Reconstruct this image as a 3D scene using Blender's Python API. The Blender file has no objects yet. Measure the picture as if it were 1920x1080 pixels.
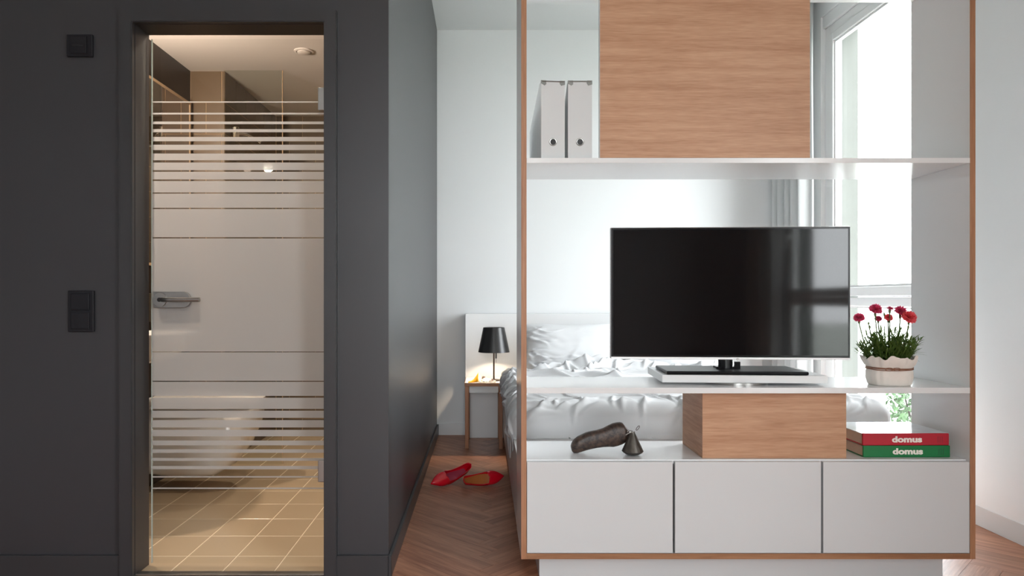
import bpy, bmesh, math, random
import numpy as np
from mathutils import Vector, Matrix, noise, Euler

random.seed(7)
S = bpy.context.scene
C = S.collection
PI = math.pi

# ------------------------------------------------------------------ camera
CH = 1.05            # camera height
F = 1333.0           # focal length in pixels of a 1920 wide frame
cam_d = bpy.data.cameras.new('camera')
cam_d.sensor_width = 36.0
cam_d.lens = F / 1920 * 36.0
cam_d.shift_x = 53.0 / 1920
cam_d.shift_y = 20.0 / 1920
cam_d.clip_start = 0.05
cam = bpy.data.objects.new('camera', cam_d)
C.objects.link(cam)
cam.location = (0, 0, CH)
cam.rotation_euler = (PI / 2, 0, 0)
S.camera = cam

# ------------------------------------------------------------------ world: even overcast sky
SKY = 9.0
w = bpy.data.worlds.new('overcast_sky')
S.world = w
w.use_nodes = True
bg = w.node_tree.nodes['Background']
bg.inputs['Color'].default_value = (0.93, 0.962, 1.0, 1)
bg.inputs['Strength'].default_value = SKY

S.view_settings.view_transform = 'Standard'
S.view_settings.look = 'None'
S.view_settings.gamma = 1.0
S.view_settings.exposure = 0.83
S.view_settings.use_curve_mapping = False
S.cycles.use_denoising = True
S.cycles.max_bounces = 14
S.cycles.diffuse_bounces = 7
S.cycles.glossy_bounces = 5
S.cycles.transmission_bounces = 10
S.cycles.transparent_max_bounces = 24
S.cycles.caustics_reflective = False
S.cycles.caustics_refractive = False
S.cycles.sample_clamp_indirect = 6.0

# room measures
XL = -0.36           # aisle side of the dark bathroom block
YB = 5.479           # bedroom back wall
XR = 2.29            # right wall, window side
ZC = 3.12            # ceiling
YD = 2.69            # face of the dark wall with the glass door
YREAR, XLIV = -2.7, -2.7
BXL, BXS, BXR = -1.87, -1.65, -0.48      # bathroom: left wall, shower wall, right wall
BY0, BYS, BYB, BZC = 2.803, 4.53, 5.65, 2.50
WIN = ((3.42, 4.83), (-1.30, 0.36))       # the two windows in the right wall, along y
FILL_WIN = (-0.72, 0.55)                                    # unseen window added in the rear wall as aisle fill light, along x
WZ0, WZ1 = 0.06, 2.96

def portal(name, loc, sx, sz, d):
    l = bpy.data.lights.new(name, 'AREA')
    l.shape = 'RECTANGLE'; l.size = sx; l.size_y = sz
    l.cycles.is_portal = True
    o = bpy.data.objects.new(name, l); C.objects.link(o)
    o.location = loc
    o.rotation_euler = Vector(d).to_track_quat('-Z', 'Y').to_euler()
    return o
for i, (a, b) in enumerate(WIN):
    portal('window_daylight_portal', (XR + 0.27, (a + b) / 2, (WZ0 + WZ1) / 2), b - a, WZ1 - WZ0, (-1, 0, 0))
portal('window_daylight_portal', ((FILL_WIN[0] + FILL_WIN[1]) / 2, YREAR - 0.27, (WZ0 + WZ1) / 2), FILL_WIN[1] - FILL_WIN[0], WZ1 - WZ0, (0, 1, 0))

# ------------------------------------------------------------------ materials
def lin(c):
    c /= 255.0
    return c / 12.92 if c <= 0.04045 else ((c + 0.055) / 1.055) ** 2.4
def rgb(r, g, b): return (lin(r), lin(g), lin(b), 1)

MATS = {}
def newmat(name):
    m = bpy.data.materials.new(name); m.use_nodes = True
    MATS[name] = m
    nt = m.node_tree
    return m, nt, nt.nodes['Principled BSDF']

def paint(name, col, rough=0.5, var=0.04, scale=6.0, bump=0.0, bscale=120.0, spec=0.5, metal=0.0, coat=0.0, rvar=0.0):
    m, nt, p = newmat(name)
    N, L = nt.nodes, nt.links
    tc = N.new('ShaderNodeTexCoord')
    nz = N.new('ShaderNodeTexNoise'); nz.inputs['Scale'].default_value = scale; nz.inputs['Detail'].default_value = 4
    L.new(tc.outputs['Object'], nz.inputs['Vector'])
    mx = N.new('ShaderNodeMix'); mx.data_type = 'RGBA'
    mx.inputs['A'].default_value = tuple(max(0, c * (1 - var)) for c in col[:3]) + (1,)
    mx.inputs['B'].default_value = tuple(min(1, c * (1 + var)) for c in col[:3]) + (1,)
    L.new(nz.outputs['Fac'], mx.inputs['Factor'])
    L.new(mx.outputs['Result'], p.inputs['Base Color'])
    p.inputs['Roughness'].default_value = rough
    p.inputs['Specular IOR Level'].default_value = spec
    p.inputs['Metallic'].default_value = metal
    p.inputs['Coat Weight'].default_value = coat
    if rvar:
        mr = N.new('ShaderNodeMapRange'); mr.inputs['To Min'].default_value = rough - rvar; mr.inputs['To Max'].default_value = rough + rvar
        L.new(nz.outputs['Fac'], mr.inputs['Value']); L.new(mr.outputs['Result'], p.inputs['Roughness'])
    if bump:
        n2 = N.new('ShaderNodeTexNoise'); n2.inputs['Scale'].default_value = bscale; n2.inputs['Detail'].default_value = 3
        L.new(tc.outputs['Object'], n2.inputs['Vector'])
        b = N.new('ShaderNodeBump'); b.inputs['Strength'].default_value = bump; b.inputs['Distance'].default_value = 0.002
        L.new(n2.outputs['Fac'], b.inputs['Height']); L.new(b.outputs['Normal'], p.inputs['Normal'])
    return m

def wood(name, c1, c2, axis, rough=0.45, perobj=0.0, fine=1.0, spec=0.4):
    """grain runs along axis (0,1,2)"""
    m, nt, p = newmat(name)
    N, L = nt.nodes, nt.links
    tc = N.new('ShaderNodeTexCoord')
    oi = N.new('ShaderNodeObjectInfo')
    mp = N.new('ShaderNodeMapping')
    sc = [26.0 * fine] * 3; sc[axis] = 1.1 * fine
    mp.inputs['Scale'].default_value = sc
    add = N.new('ShaderNodeVectorMath'); add.operation = 'ADD'
    cmb = N.new('ShaderNodeCombineXYZ')
    mul = N.new('ShaderNodeMath'); mul.operation = 'MULTIPLY'; mul.inputs[1].default_value = 9.0 if perobj else 0.0
    L.new(oi.outputs['Random'], mul.inputs[0])
    for k in range(3): L.new(mul.outputs[0], cmb.inputs[k])
    L.new(tc.outputs['Object'], add.inputs[0]); L.new(cmb.outputs[0], add.inputs[1])
    L.new(add.outputs[0], mp.inputs['Vector'])
    nz = N.new('ShaderNodeTexNoise'); nz.inputs['Scale'].default_value = 1.0; nz.inputs['Detail'].default_value = 6; nz.inputs['Roughness'].default_value = 0.62
    nz.inputs['Distortion'].default_value = 0.6
    L.new(mp.outputs['Vector'], nz.inputs['Vector'])
    mp2 = N.new('ShaderNodeMapping')
    sc2 = [170.0 * fine] * 3; sc2[axis] = 11.0 * fine
    mp2.inputs['Scale'].default_value = sc2
    L.new(add.outputs[0], mp2.inputs['Vector'])
    n2 = N.new('ShaderNodeTexNoise'); n2.inputs['Scale'].default_value = 1.0; n2.inputs['Detail'].default_value = 3
    L.new(mp2.outputs['Vector'], n2.inputs['Vector'])
    ma = N.new('ShaderNodeMath'); ma.operation = 'MULTIPLY_ADD'; ma.inputs[1].default_value = 0.55; 
    L.new(n2.outputs['Fac'], ma.inputs[0]); 
    sb = N.new('ShaderNodeMath'); sb.operation = 'SUBTRACT'; sb.inputs[1].default_value = 0.275
    L.new(nz.outputs['Fac'], sb.inputs[0]); L.new(sb.outputs[0], ma.inputs[2])
    cr = N.new('ShaderNodeValToRGB')
    cr.color_ramp.elements[0].position = 0.30; cr.color_ramp.elements[0].color = c1
    cr.color_ramp.elements[1].position = 0.68; cr.color_ramp.elements[1].color = c2
    L.new(ma.outputs[0], cr.inputs['Fac'])
    out = cr.outputs['Color']
    if perobj:
        hv = N.new('ShaderNodeHueSaturation')
        mr = N.new('ShaderNodeMapRange'); mr.inputs['To Min'].default_value = 1 - perobj; mr.inputs['To Max'].default_value = 1 + perobj
        L.new(oi.outputs['Random'], mr.inputs['Value']); L.new(mr.outputs['Result'], hv.inputs['Value'])
        L.new(out, hv.inputs['Color']); out = hv.outputs['Color']
    L.new(out, p.inputs['Base Color'])
    p.inputs['Roughness'].default_value = rough
    p.inputs['Specular IOR Level'].default_value = spec
    b = N.new('ShaderNodeBump'); b.inputs['Strength'].default_value = 0.12; b.inputs['Distance'].default_value = 0.001
    L.new(ma.outputs[0], b.inputs['Height']); L.new(b.outputs['Normal'], p.inputs['Normal'])
    return m

def thin_glass(name, tint=(1, 1, 1, 1), rough=0.0):
    m, nt, p = newmat(name)
    N, L = nt.nodes, nt.links
    N.remove(p)
    out = N['Material Output']
    tr = N.new('ShaderNodeBsdfTransparent'); tr.inputs['Color'].default_value = tint
    gl = N.new('ShaderNodeBsdfGlossy'); gl.inputs['Roughness'].default_value = rough
    fr = N.new('ShaderNodeFresnel'); fr.inputs['IOR'].default_value = 1.45
    mx = N.new('ShaderNodeMixShader')
    ge = N.new('ShaderNodeNewGeometry')
    sb = N.new('ShaderNodeMath'); sb.operation = 'SUBTRACT'; sb.inputs[0].default_value = 1.0     # the pane reflects once, at its entry face
    ml = N.new('ShaderNodeMath'); ml.operation = 'MULTIPLY'
    L.new(ge.outputs['Backfacing'], sb.inputs[1]); L.new(fr.outputs[0], ml.inputs[0]); L.new(sb.outputs[0], ml.inputs[1])
    L.new(ml.outputs[0], mx.inputs[0]); L.new(tr.outputs[0], mx.inputs[1]); L.new(gl.outputs[0], mx.inputs[2])
    L.new(mx.outputs[0], out.inputs['Surface'])
    return m

def frosted_film(name):
    m, nt, p = newmat(name)
    N, L = nt.nodes, nt.links
    N.remove(p)
    out = N['Material Output']
    tl = N.new('ShaderNodeBsdfTranslucent'); tl.inputs['Color'].default_value = (0.80, 0.80, 0.80, 1)
    df = N.new('ShaderNodeBsdfDiffuse'); df.inputs['Color'].default_value = (0.75, 0.75, 0.75, 1)
    rf = N.new('ShaderNodeBsdfRefraction'); rf.inputs['IOR'].default_value = 1.03; rf.inputs['Roughness'].default_value = 0.55
    rf.inputs['Color'].default_value = (0.95, 0.95, 0.95, 1)
    tp = N.new('ShaderNodeBsdfTransparent'); tp.inputs['Color'].default_value = (0.95, 0.95, 0.95, 1)
    nz = N.new('ShaderNodeTexNoise'); nz.inputs['Scale'].default_value = 400
    m1 = N.new('ShaderNodeMixShader'); m1.inputs[0].default_value = 0.40
    m2 = N.new('ShaderNodeMixShader'); m2.inputs[0].default_value = 0.72
    m3 = N.new('ShaderNodeMixShader'); m3.inputs[0].default_value = 0.18
    L.new(tl.outputs[0], m1.inputs[1]); L.new(df.outputs[0], m1.inputs[2])
    L.new(rf.outputs[0], m2.inputs[1]); L.new(m1.outputs[0], m2.inputs[2])
    L.new(m2.outputs[0], m3.inputs[1]); L.new(tp.outputs[0], m3.inputs[2])
    L.new(m3.outputs[0], out.inputs['Surface'])
    return m

def fabric(name, col, transl=0.0, bump=0.25, bscale=700):
    m, nt, p = newmat(name)
    N, L = nt.nodes, nt.links
    tc = N.new('ShaderNodeTexCoord')
    nz = N.new('ShaderNodeTexNoise'); nz.inputs['Scale'].default_value = bscale
    L.new(tc.outputs['Object'], nz.inputs['Vector'])
    b = N.new('ShaderNodeBump'); b.inputs['Strength'].default_value = bump; b.inputs['Distance'].default_value = 0.0006
    L.new(nz.outputs['Fac'], b.inputs['Height']); L.new(b.outputs['Normal'], p.inputs['Normal'])
    p.inputs['Base Color'].default_value = col
    p.inputs['Roughness'].default_value = 0.85
    p.inputs['Specular IOR Level'].default_value = 0.2
    p.inputs['Sheen Weight'].default_value = 0.1
    if transl:
        out = N['Material Output']
        t = N.new('ShaderNodeBsdfTranslucent'); t.inputs['Color'].default_value = col
        mx = N.new('ShaderNodeMixShader'); mx.inputs[0].default_value = transl
        L.new(p.outputs[0], mx.inputs[1]); L.new(t.outputs[0], mx.inputs[2]); L.new(mx.outputs[0], out.inputs['Surface'])
    return m

def emitter(name, col, strength):
    m, nt, p = newmat(name)
    p.inputs['Base Color'].default_value = col
    p.inputs['Emission Color'].default_value = col
    p.inputs['Emission Strength'].default_value = strength
    return m

M_WALL = paint('white_wall_paint', (0.80, 0.815, 0.82, 1), 0.75, 0.015, 2.0, 0.06, 260)
M_CEIL = paint('white_ceiling_paint', (0.66, 0.67, 0.67, 1), 0.85, 0.015, 2.0, 0.05, 260)
M_DARK = paint('charcoal_wall_paint', (0.034, 0.034, 0.038, 1), 0.40, 0.03, 3.0, 0.05, 300, 0.5)
M_DARKTRIM = paint('charcoal_trim_lacquer', (0.034, 0.034, 0.037, 1), 0.34, 0.03, 4.0)
M_GREYWALL = paint('grey_living_wall_paint', (0.38, 0.38, 0.39, 1), 0.7, 0.02, 2.0)
M_LACQ = paint('white_lacquer', (0.74, 0.75, 0.755, 1), 0.22, 0.01, 2.0)
M_LACQM = paint('white_satin_lacquer', (0.585, 0.60, 0.605, 1), 0.38, 0.01, 2.0)
M_REVEAL = paint('grey_outer_render', (0.10, 0.105, 0.095, 1), 0.8, 0.05)
M_WIN = paint('white_window_frame', (0.82, 0.83, 0.83, 1), 0.35, 0.01, 2.0)
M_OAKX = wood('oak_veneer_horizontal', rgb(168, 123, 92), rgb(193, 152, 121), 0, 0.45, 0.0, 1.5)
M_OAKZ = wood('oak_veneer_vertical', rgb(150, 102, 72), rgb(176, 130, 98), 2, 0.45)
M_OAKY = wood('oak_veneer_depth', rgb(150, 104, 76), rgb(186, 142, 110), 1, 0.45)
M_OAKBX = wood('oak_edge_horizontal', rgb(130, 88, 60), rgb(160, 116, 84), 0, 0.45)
M_PARQ = wood('oak_parquet', rgb(140, 88, 64), rgb(190, 136, 106), 0, 0.42, 0.13, 0.9, 0.45)
M_PARQS = wood('oak_parquet_far', rgb(140, 88, 64), rgb(190, 136, 106), 0, 0.42, 0.0, 0.9, 0.45)
M_SUB = paint('dark_joint', (0.05, 0.033, 0.022, 1), 0.9)
M_GLASS = thin_glass('clear_glass', (0.985, 0.99, 0.985, 1))
M_SCREENGL = thin_glass('shower_glass', (0.94, 0.95, 0.93, 1))
M_FROST = frosted_film('frosted_film')
M_EDGE = paint('glass_edge', (0.45, 0.50, 0.45, 1), 0.35, 0.02)
M_STEEL = paint('brushed_steel', (0.40, 0.395, 0.38, 1), 0.32, 0.06, 90, metal=1.0)
M_DSTEEL = paint('grey_steel', (0.22, 0.22, 0.21, 1), 0.35, 0.06, 90, metal=1.0)
M_CHROME = paint('chrome', (0.8, 0.8, 0.8, 1), 0.08, 0.02, 30, metal=1.0)
M_BLACKPL = paint('black_plastic', (0.012, 0.012, 0.014, 1), 0.35, 0.05)
M_SWITCH = paint('anthracite_plastic', (0.012, 0.012, 0.015, 1), 0.5, 0.05, spec=0.22)
M_TVSCR = paint('tv_screen_glass', (0.003, 0.003, 0.0035, 1), 0.055, 0.02, spec=0.42)
M_TVGLOSS = paint('tv_black_gloss', (0.008, 0.008, 0.009, 1), 0.18, 0.02, spec=0.25)
M_TVBASE = paint('tv_base_black', (0.006, 0.006, 0.007, 1), 0.30, 0.02, spec=0.12)
M_SILVERM = paint('silver_strip', (0.72, 0.73, 0.74, 1), 0.45, 0.02, 40, metal=0.6)
M_SILVER = paint('silver_bezel', (0.62, 0.63, 0.64, 1), 0.25, 0.03, 40, metal=1.0)
M_FLOORTILE = paint('beige_floor_tile', rgb(196, 176, 148), 0.22, 0.06, 3.0)
M_GROUT = paint('light_grout', rgb(236, 222, 196), 0.85, 0.03)
M_WALLTILE = paint('olive_brown_wall_tile', rgb(98, 82, 62), 0.42, 0.06, 3.0)
M_WGROUT = paint('tan_grout', rgb(190, 164, 132), 0.85, 0.03)
M_BROWN = paint('dark_brown_panel', (0.022, 0.014, 0.009, 1), 0.35, 0.08)
M_BCEIL = paint('bathroom_ceiling_paint', (0.74, 0.71, 0.68, 1), 0.8, 0.01)
M_CERAM = paint('white_ceramic', (0.84, 0.83, 0.81, 1), 0.12, 0.01)
M_MIRROR = paint('mirror_silver', (0.55, 0.52, 0.50, 1), 0.02, 0.0, metal=1.0)
M_LINEN = fabric('white_linen', (0.68, 0.69, 0.70, 1), 0.0)
M_CURT = fabric('white_curtain', (0.84, 0.85, 0.85, 1), 0.5)
M_BEDGREY = paint('pale_grey_bed_panel', (0.62, 0.61, 0.60, 1), 0.4, 0.015)
M_SHADE = paint('black_lampshade', (0.012, 0.012, 0.012, 1), 0.33, 0.05, spec=0.6)
M_BULB = emitter('lamp_bulb_glow', (1.0, 0.72, 0.42, 1), 60.0)
M_DOWN = emitter('downlight_glow', (1.0, 0.74, 0.46, 1), 25.0)
M_OPAL = emitter('opal_globe_glow', (1.0, 0.80, 0.64, 1), 800.0)
M_BRONZE = paint('dark_bronze_metal', (0.07, 0.05, 0.04, 1), 0.35, 0.1, metal=0.8)

# ------------------------------------------------------------------ mesh helpers
def link(name, me, mat, parent=None, smooth=False):
    if mat is not None and not me.materials:
        me.materials.append(mat)
    if smooth:
        for f in me.polygons: f.use_smooth = True
    o = bpy.data.objects.new(name, me)
    C.objects.link(o)
    if parent is not None: o.parent = parent
    return o

def from_bm(name, bm, mat, parent=None, smooth=False):
    bmesh.ops.recalc_face_normals(bm, faces=bm.faces[:])
    me = bpy.data.meshes.new(name); bm.to_mesh(me); bm.free()
    return link(name, me, mat, parent, smooth)

def bm_box(bm, x0, x1, y0, y1, z0, z1):
    r = bmesh.ops.create_cube(bm, size=1.0)
    vs = r['verts']
    for v in vs:
        v.co = Vector(((x0 + x1) / 2 + v.co.x * (x1 - x0), (y0 + y1) / 2 + v.co.y * (y1 - y0), (z0 + z1) / 2 + v.co.z * (z1 - z0)))
    return vs

def bevel_all(bm, w, seg=2):
    if w > 0:
        bmesh.ops.bevel(bm, geom=bm.edges[:], offset=w, segments=seg, affect='EDGES', profile=0.5)

def box(name, x0, x1, y0, y1, z0, z1, mat, parent=None, bev=0.0, seg=2):
    bm = bmesh.new()
    bm_box(bm, x0, x1, y0, y1, z0, z1)
    bevel_all(bm, bev, seg)
    return from_bm(name, bm, mat, parent)

def boxes(name, lst, mat, parent=None, bev=0.0):
    bm = bmesh.new()
    for b in lst: bm_box(bm, *b)
    bevel_all(bm, bev, 1)
    return from_bm(name, bm, mat, parent)

def lathe(name, prof, mat, parent=None, n=32, loc=(0, 0, 0), axis='Z', smooth=True, cap=True):
    """prof: list of (radius, height)"""
    vs, fs = [], []
    for r, h in prof:
        for k in range(n):
            a = 2 * PI * k / n
            p = (r * math.cos(a), r * math.sin(a), h)
            if axis == 'Y': p = (p[0], p[2], p[1])
            if axis == 'X': p = (p[2], p[0], p[1])
            vs.append((p[0] + loc[0], p[1] + loc[1], p[2] + loc[2]))
    m = len(prof)
    for i in range(m - 1):
        for k in range(n):
            a, b = i * n + k, i * n + (k + 1) % n
            fs.append((a, b, b + n, a + n))
    if cap:
        fs.append(tuple(reversed(range(n)))); fs.append(tuple(range((m - 1) * n, m * n)))
    bm = bmesh.new()
    bv = [bm.verts.new(v) for v in vs]
    for f in fs:
        try: bm.faces.new([bv[i] for i in f])
        except ValueError: pass
    bmesh.ops.remove_doubles(bm, verts=bm.verts[:], dist=1e-6)
    o = from_bm(name, bm, mat, parent, False)
    if smooth: shade_auto(o.data)
    return o

def shade_auto(me, ang=35):
    for f in me.polygons: f.use_smooth = True
    bm = bmesh.new(); bm.from_mesh(me)
    lim = math.radians(ang)
    for e in bm.edges:
        if len(e.link_faces) == 2 and e.calc_face_angle(0) > lim: e.smooth = False
    bm.to_mesh(me); bm.free()

def bm_tube(bm, pts, rad, n=8, cap=True):
    pts = [Vector(p) for p in pts]
    rads = rad if isinstance(rad, (list, tuple)) else [rad] * len(pts)
    rings = []
    up = Vector((0, 0, 1))
    prev = None
    for i, p in enumerate(pts):
        d = (pts[min(i + 1, len(pts) - 1)] - pts[max(i - 1, 0)]).normalized()
        if prev is None:
            a = d.cross(up)
            if a.length < 1e-3: a = d.cross(Vector((1, 0, 0)))
            a.normalize()
        else:
            a = (prev - d * prev.dot(d)).normalized()
        prev = a
        b = d.cross(a)
        rings.append([bm.verts.new(p + (a * math.cos(2 * PI * k / n) + b * math.sin(2 * PI * k / n)) * rads[i]) for k in range(n)])
    for i in range(len(rings) - 1):
        for k in range(n):
            bm.faces.new((rings[i][k], rings[i][(k + 1) % n], rings[i + 1][(k + 1) % n], rings[i + 1][k]))
    if cap:
        bm.faces.new(list(reversed(rings[0]))); bm.faces.new(rings[-1])

def tube(name, pts, rad, mat, parent=None, n=10):
    bm = bmesh.new(); bm_tube(bm, pts, rad, n)
    o = from_bm(name, bm, mat, parent); shade_auto(o.data, 50)
    return o

def prism(name, poly, y0, y1, mat, parent=None, bev=0.0):
    """poly in (x,z), extruded along y"""
    bm = bmesh.new()
    a = [bm.verts.new((x, y0, z)) for x, z in poly]
    b = [bm.verts.new((x, y1, z)) for x, z in poly]
    bm.faces.new(a); bm.faces.new(list(reversed(b)))
    n = len(poly)
    for k in range(n): bm.faces.new((a[k], b[k], b[(k + 1) % n], a[(k + 1) % n]))
    bmesh.ops.recalc_face_normals(bm, faces=bm.faces[:])
    bevel_all(bm, bev, 2)
    return from_bm(name, bm, mat, parent)

def thing(name, label, cat, loc=(0, 0, 0), rotz=0.0, group=None):
    o = bpy.data.objects.new(name, None); C.objects.link(o)
    o.empty_display_size = 0.1
    o.location = loc; o.rotation_euler = (0, 0, rotz)
    o['label'] = label; o['category'] = cat
    if group: o['group'] = group
    return o
def tag(o, label, cat, group=None):
    o['label'] = label; o['category'] = cat
    if group: o['group'] = group
    return o
def struct(o, label=None, cat=None):
    o['kind'] = 'structure'
    if label: o['label'] = label
    if cat: o['category'] = cat
    return o

# ------------------------------------------------------------------ setting: walls, ceilings
struct(box('ceiling', XLIV - 0.2, XR + 0.25, YREAR - 0.25, YB + 0.2, ZC, ZC + 0.2, M_CEIL), 'white flat ceiling above the bedroom', 'ceiling')
struct(box('wall_back', XL - 0.0, XR + 0.25, YB, YB + 0.2, -0.05, ZC, M_WALL), 'white back wall behind the bed and lamp', 'wall')
# right wall with two window openings
bm = bmesh.new()
X0, X1 = XR, XR + 0.25
ws_ = sorted(WIN)
edges = [YREAR - 0.25] + [v for p in ws_ for v in p] + [YB]
for (y0, y1) in zip(edges[0::2], edges[1::2]):
    bm_box(bm, X0, X1, y0, y1, -0.05, ZC)
for (y0, y1) in WIN:
    bm_box(bm, X0, X1, y0, y1, -0.05, WZ0); bm_box(bm, X0, X1, y0, y1, WZ1, ZC)
struct(from_bm('wall_right', bm, M_WALL), 'white right wall with tall windows', 'wall')
struct(boxes('baseboard_right', [(XR - 0.004, XR, ws_[0][1] + .05, ws_[1][0] - 0.06, 0.004, 0.09)], M_LACQM), 'low white baseboard along the right wall', 'baseboard')
struct(boxes('baseboard_back', [(XL + 0.014, XR - 0.3, YB - 0.012, YB, 0.001, 0.09)], M_WALL), 'low white baseboard below the white back wall', 'baseboard')
# living room behind the camera
struct(boxes('wall_rear', [(XLIV - 0.2, FILL_WIN[0], YREAR - 0.25, YREAR, -0.05, ZC), (FILL_WIN[1], XR, YREAR - 0.25, YREAR, -0.05, ZC), (FILL_WIN[0], FILL_WIN[1], YREAR - 0.25, YREAR, -0.05, WZ0), (FILL_WIN[0], FILL_WIN[1], YREAR - 0.25, YREAR, WZ1, ZC)], M_GREYWALL), 'grey wall of the living room behind the viewer', 'wall')
struct(box('wall_living_left', XLIV - 0.2, XLIV, YREAR, YD, -0.05, ZC, M_GREYWALL), 'grey left wall of the living room out of view', 'wall')
# dark wall with door opening (outer casing opening X -1.345..-0.58)
DX0, DX1, DZ1 = -1.321, -0.601, 2.09
bm = bmesh.new()
bm_box(bm, XLIV, DX0 - 0.02, YD, BY0, -0.05, ZC)
bm_box(bm, DX1 + 0.02, XL, YD, BY0, -0.05, ZC)
bm_box(bm, DX0 - 0.02, DX1 + 0.02, YD, BY0, DZ1 + 0.02, ZC)
struct(from_bm('wall_front', bm, M_DARK), 'charcoal painted wall around the glass bathroom door', 'wall')
struct(box('wall_left', XL - 0.12, XL, BY0, YB + 0.2, -0.05, ZC, M_DARK), 'charcoal side wall along the aisle beside the bed', 'wall')
struct(boxes('baseboard_left', [(XL, XL + 0.013, YD - 0.013, YB, 0.001, 0.082)], M_DARKTRIM, None, 0.002), 'charcoal baseboard along the aisle', 'baseboard')
struct(boxes('baseboard_front', [(XLIV, -1.372, YD - 0.013, YD, 0.001, 0.082), (-0.555, XL, YD - 0.013, YD, 0.001, 0.082)], M_DARKTRIM, None, 0.002), 'charcoal baseboard below the switches and beside the door', 'baseboard')

# door casing and jamb
tr = thing('trim_1', 'charcoal casing framing the glass bathroom door', 'door frame', (0, 0, 0))
tr['kind'] = 'structure'
def frame3(name, xa, xb, za, xo, xp, zo, y0, y1, mat, parent, bev=0.003):
    bm = bmesh.new()
    poly = [(xo, 0.0), (xo, zo), (xp, zo), (xp, 0.0), (xb, 0.0), (xb, za), (xa, za), (xa, 0.0)]
    a = [bm.verts.new((x, y0, z)) for x, z in poly]; b = [bm.verts.new((x, y1, z)) for x, z in poly]
    quads = ((0, 1, 6, 7), (1, 2, 5, 6), (2, 3, 4, 5))
    for q in quads:
        bm.faces.new([a[i] for i in q]); bm.faces.new([b[i] for i in reversed(q)])
    for k in range(8): bm.faces.new((a[k], b[k], b[(k + 1) % 8], a[(k + 1) % 8]))
    bmesh.ops.recalc_face_normals(bm, faces=bm.faces[:])
    ed = [e for e in bm.edges if len(e.link_faces) == 2 and e.calc_face_angle(0) > 1.0]
    bmesh.ops.bevel(bm, geom=ed, offset=bev, segments=2, affect='EDGES')
    return from_bm(name, bm, mat, parent)
frame3('casing', DX0, DX1, DZ1, -1.371, -0.553, 2.137, YD - 0.022, YD + 0.002, M_DARKTRIM, tr)
frame3('jamb', DX0 + 0.0006, DX1 - 0.0006, DZ1 - 0.0006, DX0 - 0.0195, DX1 + 0.0195, DZ1 + 0.0195, YD + 0.003, BY0 + 0.003, M_DARKTRIM, tr, 0.001)
box('threshold_strip', DX0 + 0.001, DX1 - 0.001, YD + 0.004, YD + 0.036, 0.001, 0.006, M_STEEL, tr, 0.001)

# ------------------------------------------------------------------ bathroom shell
struct(boxes('wall_bathroom_left', [(BXL - 0.1, BXL, BY0, BYB + 0.1, -0.05, BZC + 0.02)], M_BROWN), 'dark brown left wall of the bathroom', 'wall')
struct(boxes('ceiling_bathroom', [(BXL - 0.1, BXR + 0.005, BY0 - 0.0, BYB + 0.1, BZC, BZC + 0.1)], M_BCEIL), 'warm lit white bathroom ceiling', 'ceiling')
struct(boxes('wall_bathroom_right', [(BXR - 0.02, BXR - 0.001, BY0 + 0.001, BYB, -0.05, BZC - 0.001)], M_WALLTILE), 'brown right wall of the bathroom', 'wall')
struct(boxes('trim_2', [(DX1 + .022, BXR - 0.021, BY0 + 0.0005, BY0 + 0.02, 0, BZC - .001), (BXL + .001, DX0 - 0.022, BY0 + 0.0005, BY0 + 0.02, 0, BZC - .001), (DX0 - 0.0215, DX1 + 0.0215, BY0 + 0.0005, BY0 + 0.02, DZ1 + 0.021, BZC - .001)], M_WALLTILE), 'brown inner lining around the bathroom door', 'wall lining')

def tile_field(parent, u0, u1, v0, v1, tw, th, gap, place, mat, name='tile', offs=True, from_top=True, thick=0.006):
    """tiles on a plane; place(u,v,d) -> point with d proud of the wall"""
    row = 0
    v = v1
    cache = {}
    while v > v0 + 0.01:
        va = max(v0, v - th)
        u = u0 - (tw / 2 if (offs and row % 2) else 0)
        while u < u1 - 0.01:
            ua, ub = max(u, u0), min(u + tw, u1)
            if ub - ua > 0.012:
                key = (round(ub - ua, 4), round(v - va, 4))
                hw, hh = (ub - ua - gap) / 2, (v - va - gap) / 2
                if key not in cache:
                    bm = bmesh.new(); b = 0.0015
                    lo = [bm.verts.new(place(su * hw, sv * hh, 0.0) - place(0, 0, 0)) for su, sv in ((-1, -1), (1, -1), (1, 1), (-1, 1))]
                    hi = [bm.verts.new(place(su * (hw - b), sv * (hh - b), thick) - place(0, 0, 0)) for su, sv in ((-1, -1), (1, -1), (1, 1), (-1, 1))]
                    bm.faces.new(hi)
                    for k in range(4): bm.faces.new((lo[k], lo[(k + 1) % 4], hi[(k + 1) % 4], hi[k]))
                    bm.faces.new(list(reversed(lo)))
                    bmesh.ops.recalc_face_normals(bm, faces=bm.faces[:])
                    me = bpy.data.meshes.new(name); bm.to_mesh(me); bm.free(); me.materials.append(mat)
                    cache[key] = me
                o = link(name, cache[key], None, parent)
                o.location = place((ua + ub) / 2, (va + v) / 2, 0.0)
            u += tw
        v = va; row += 1

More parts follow.
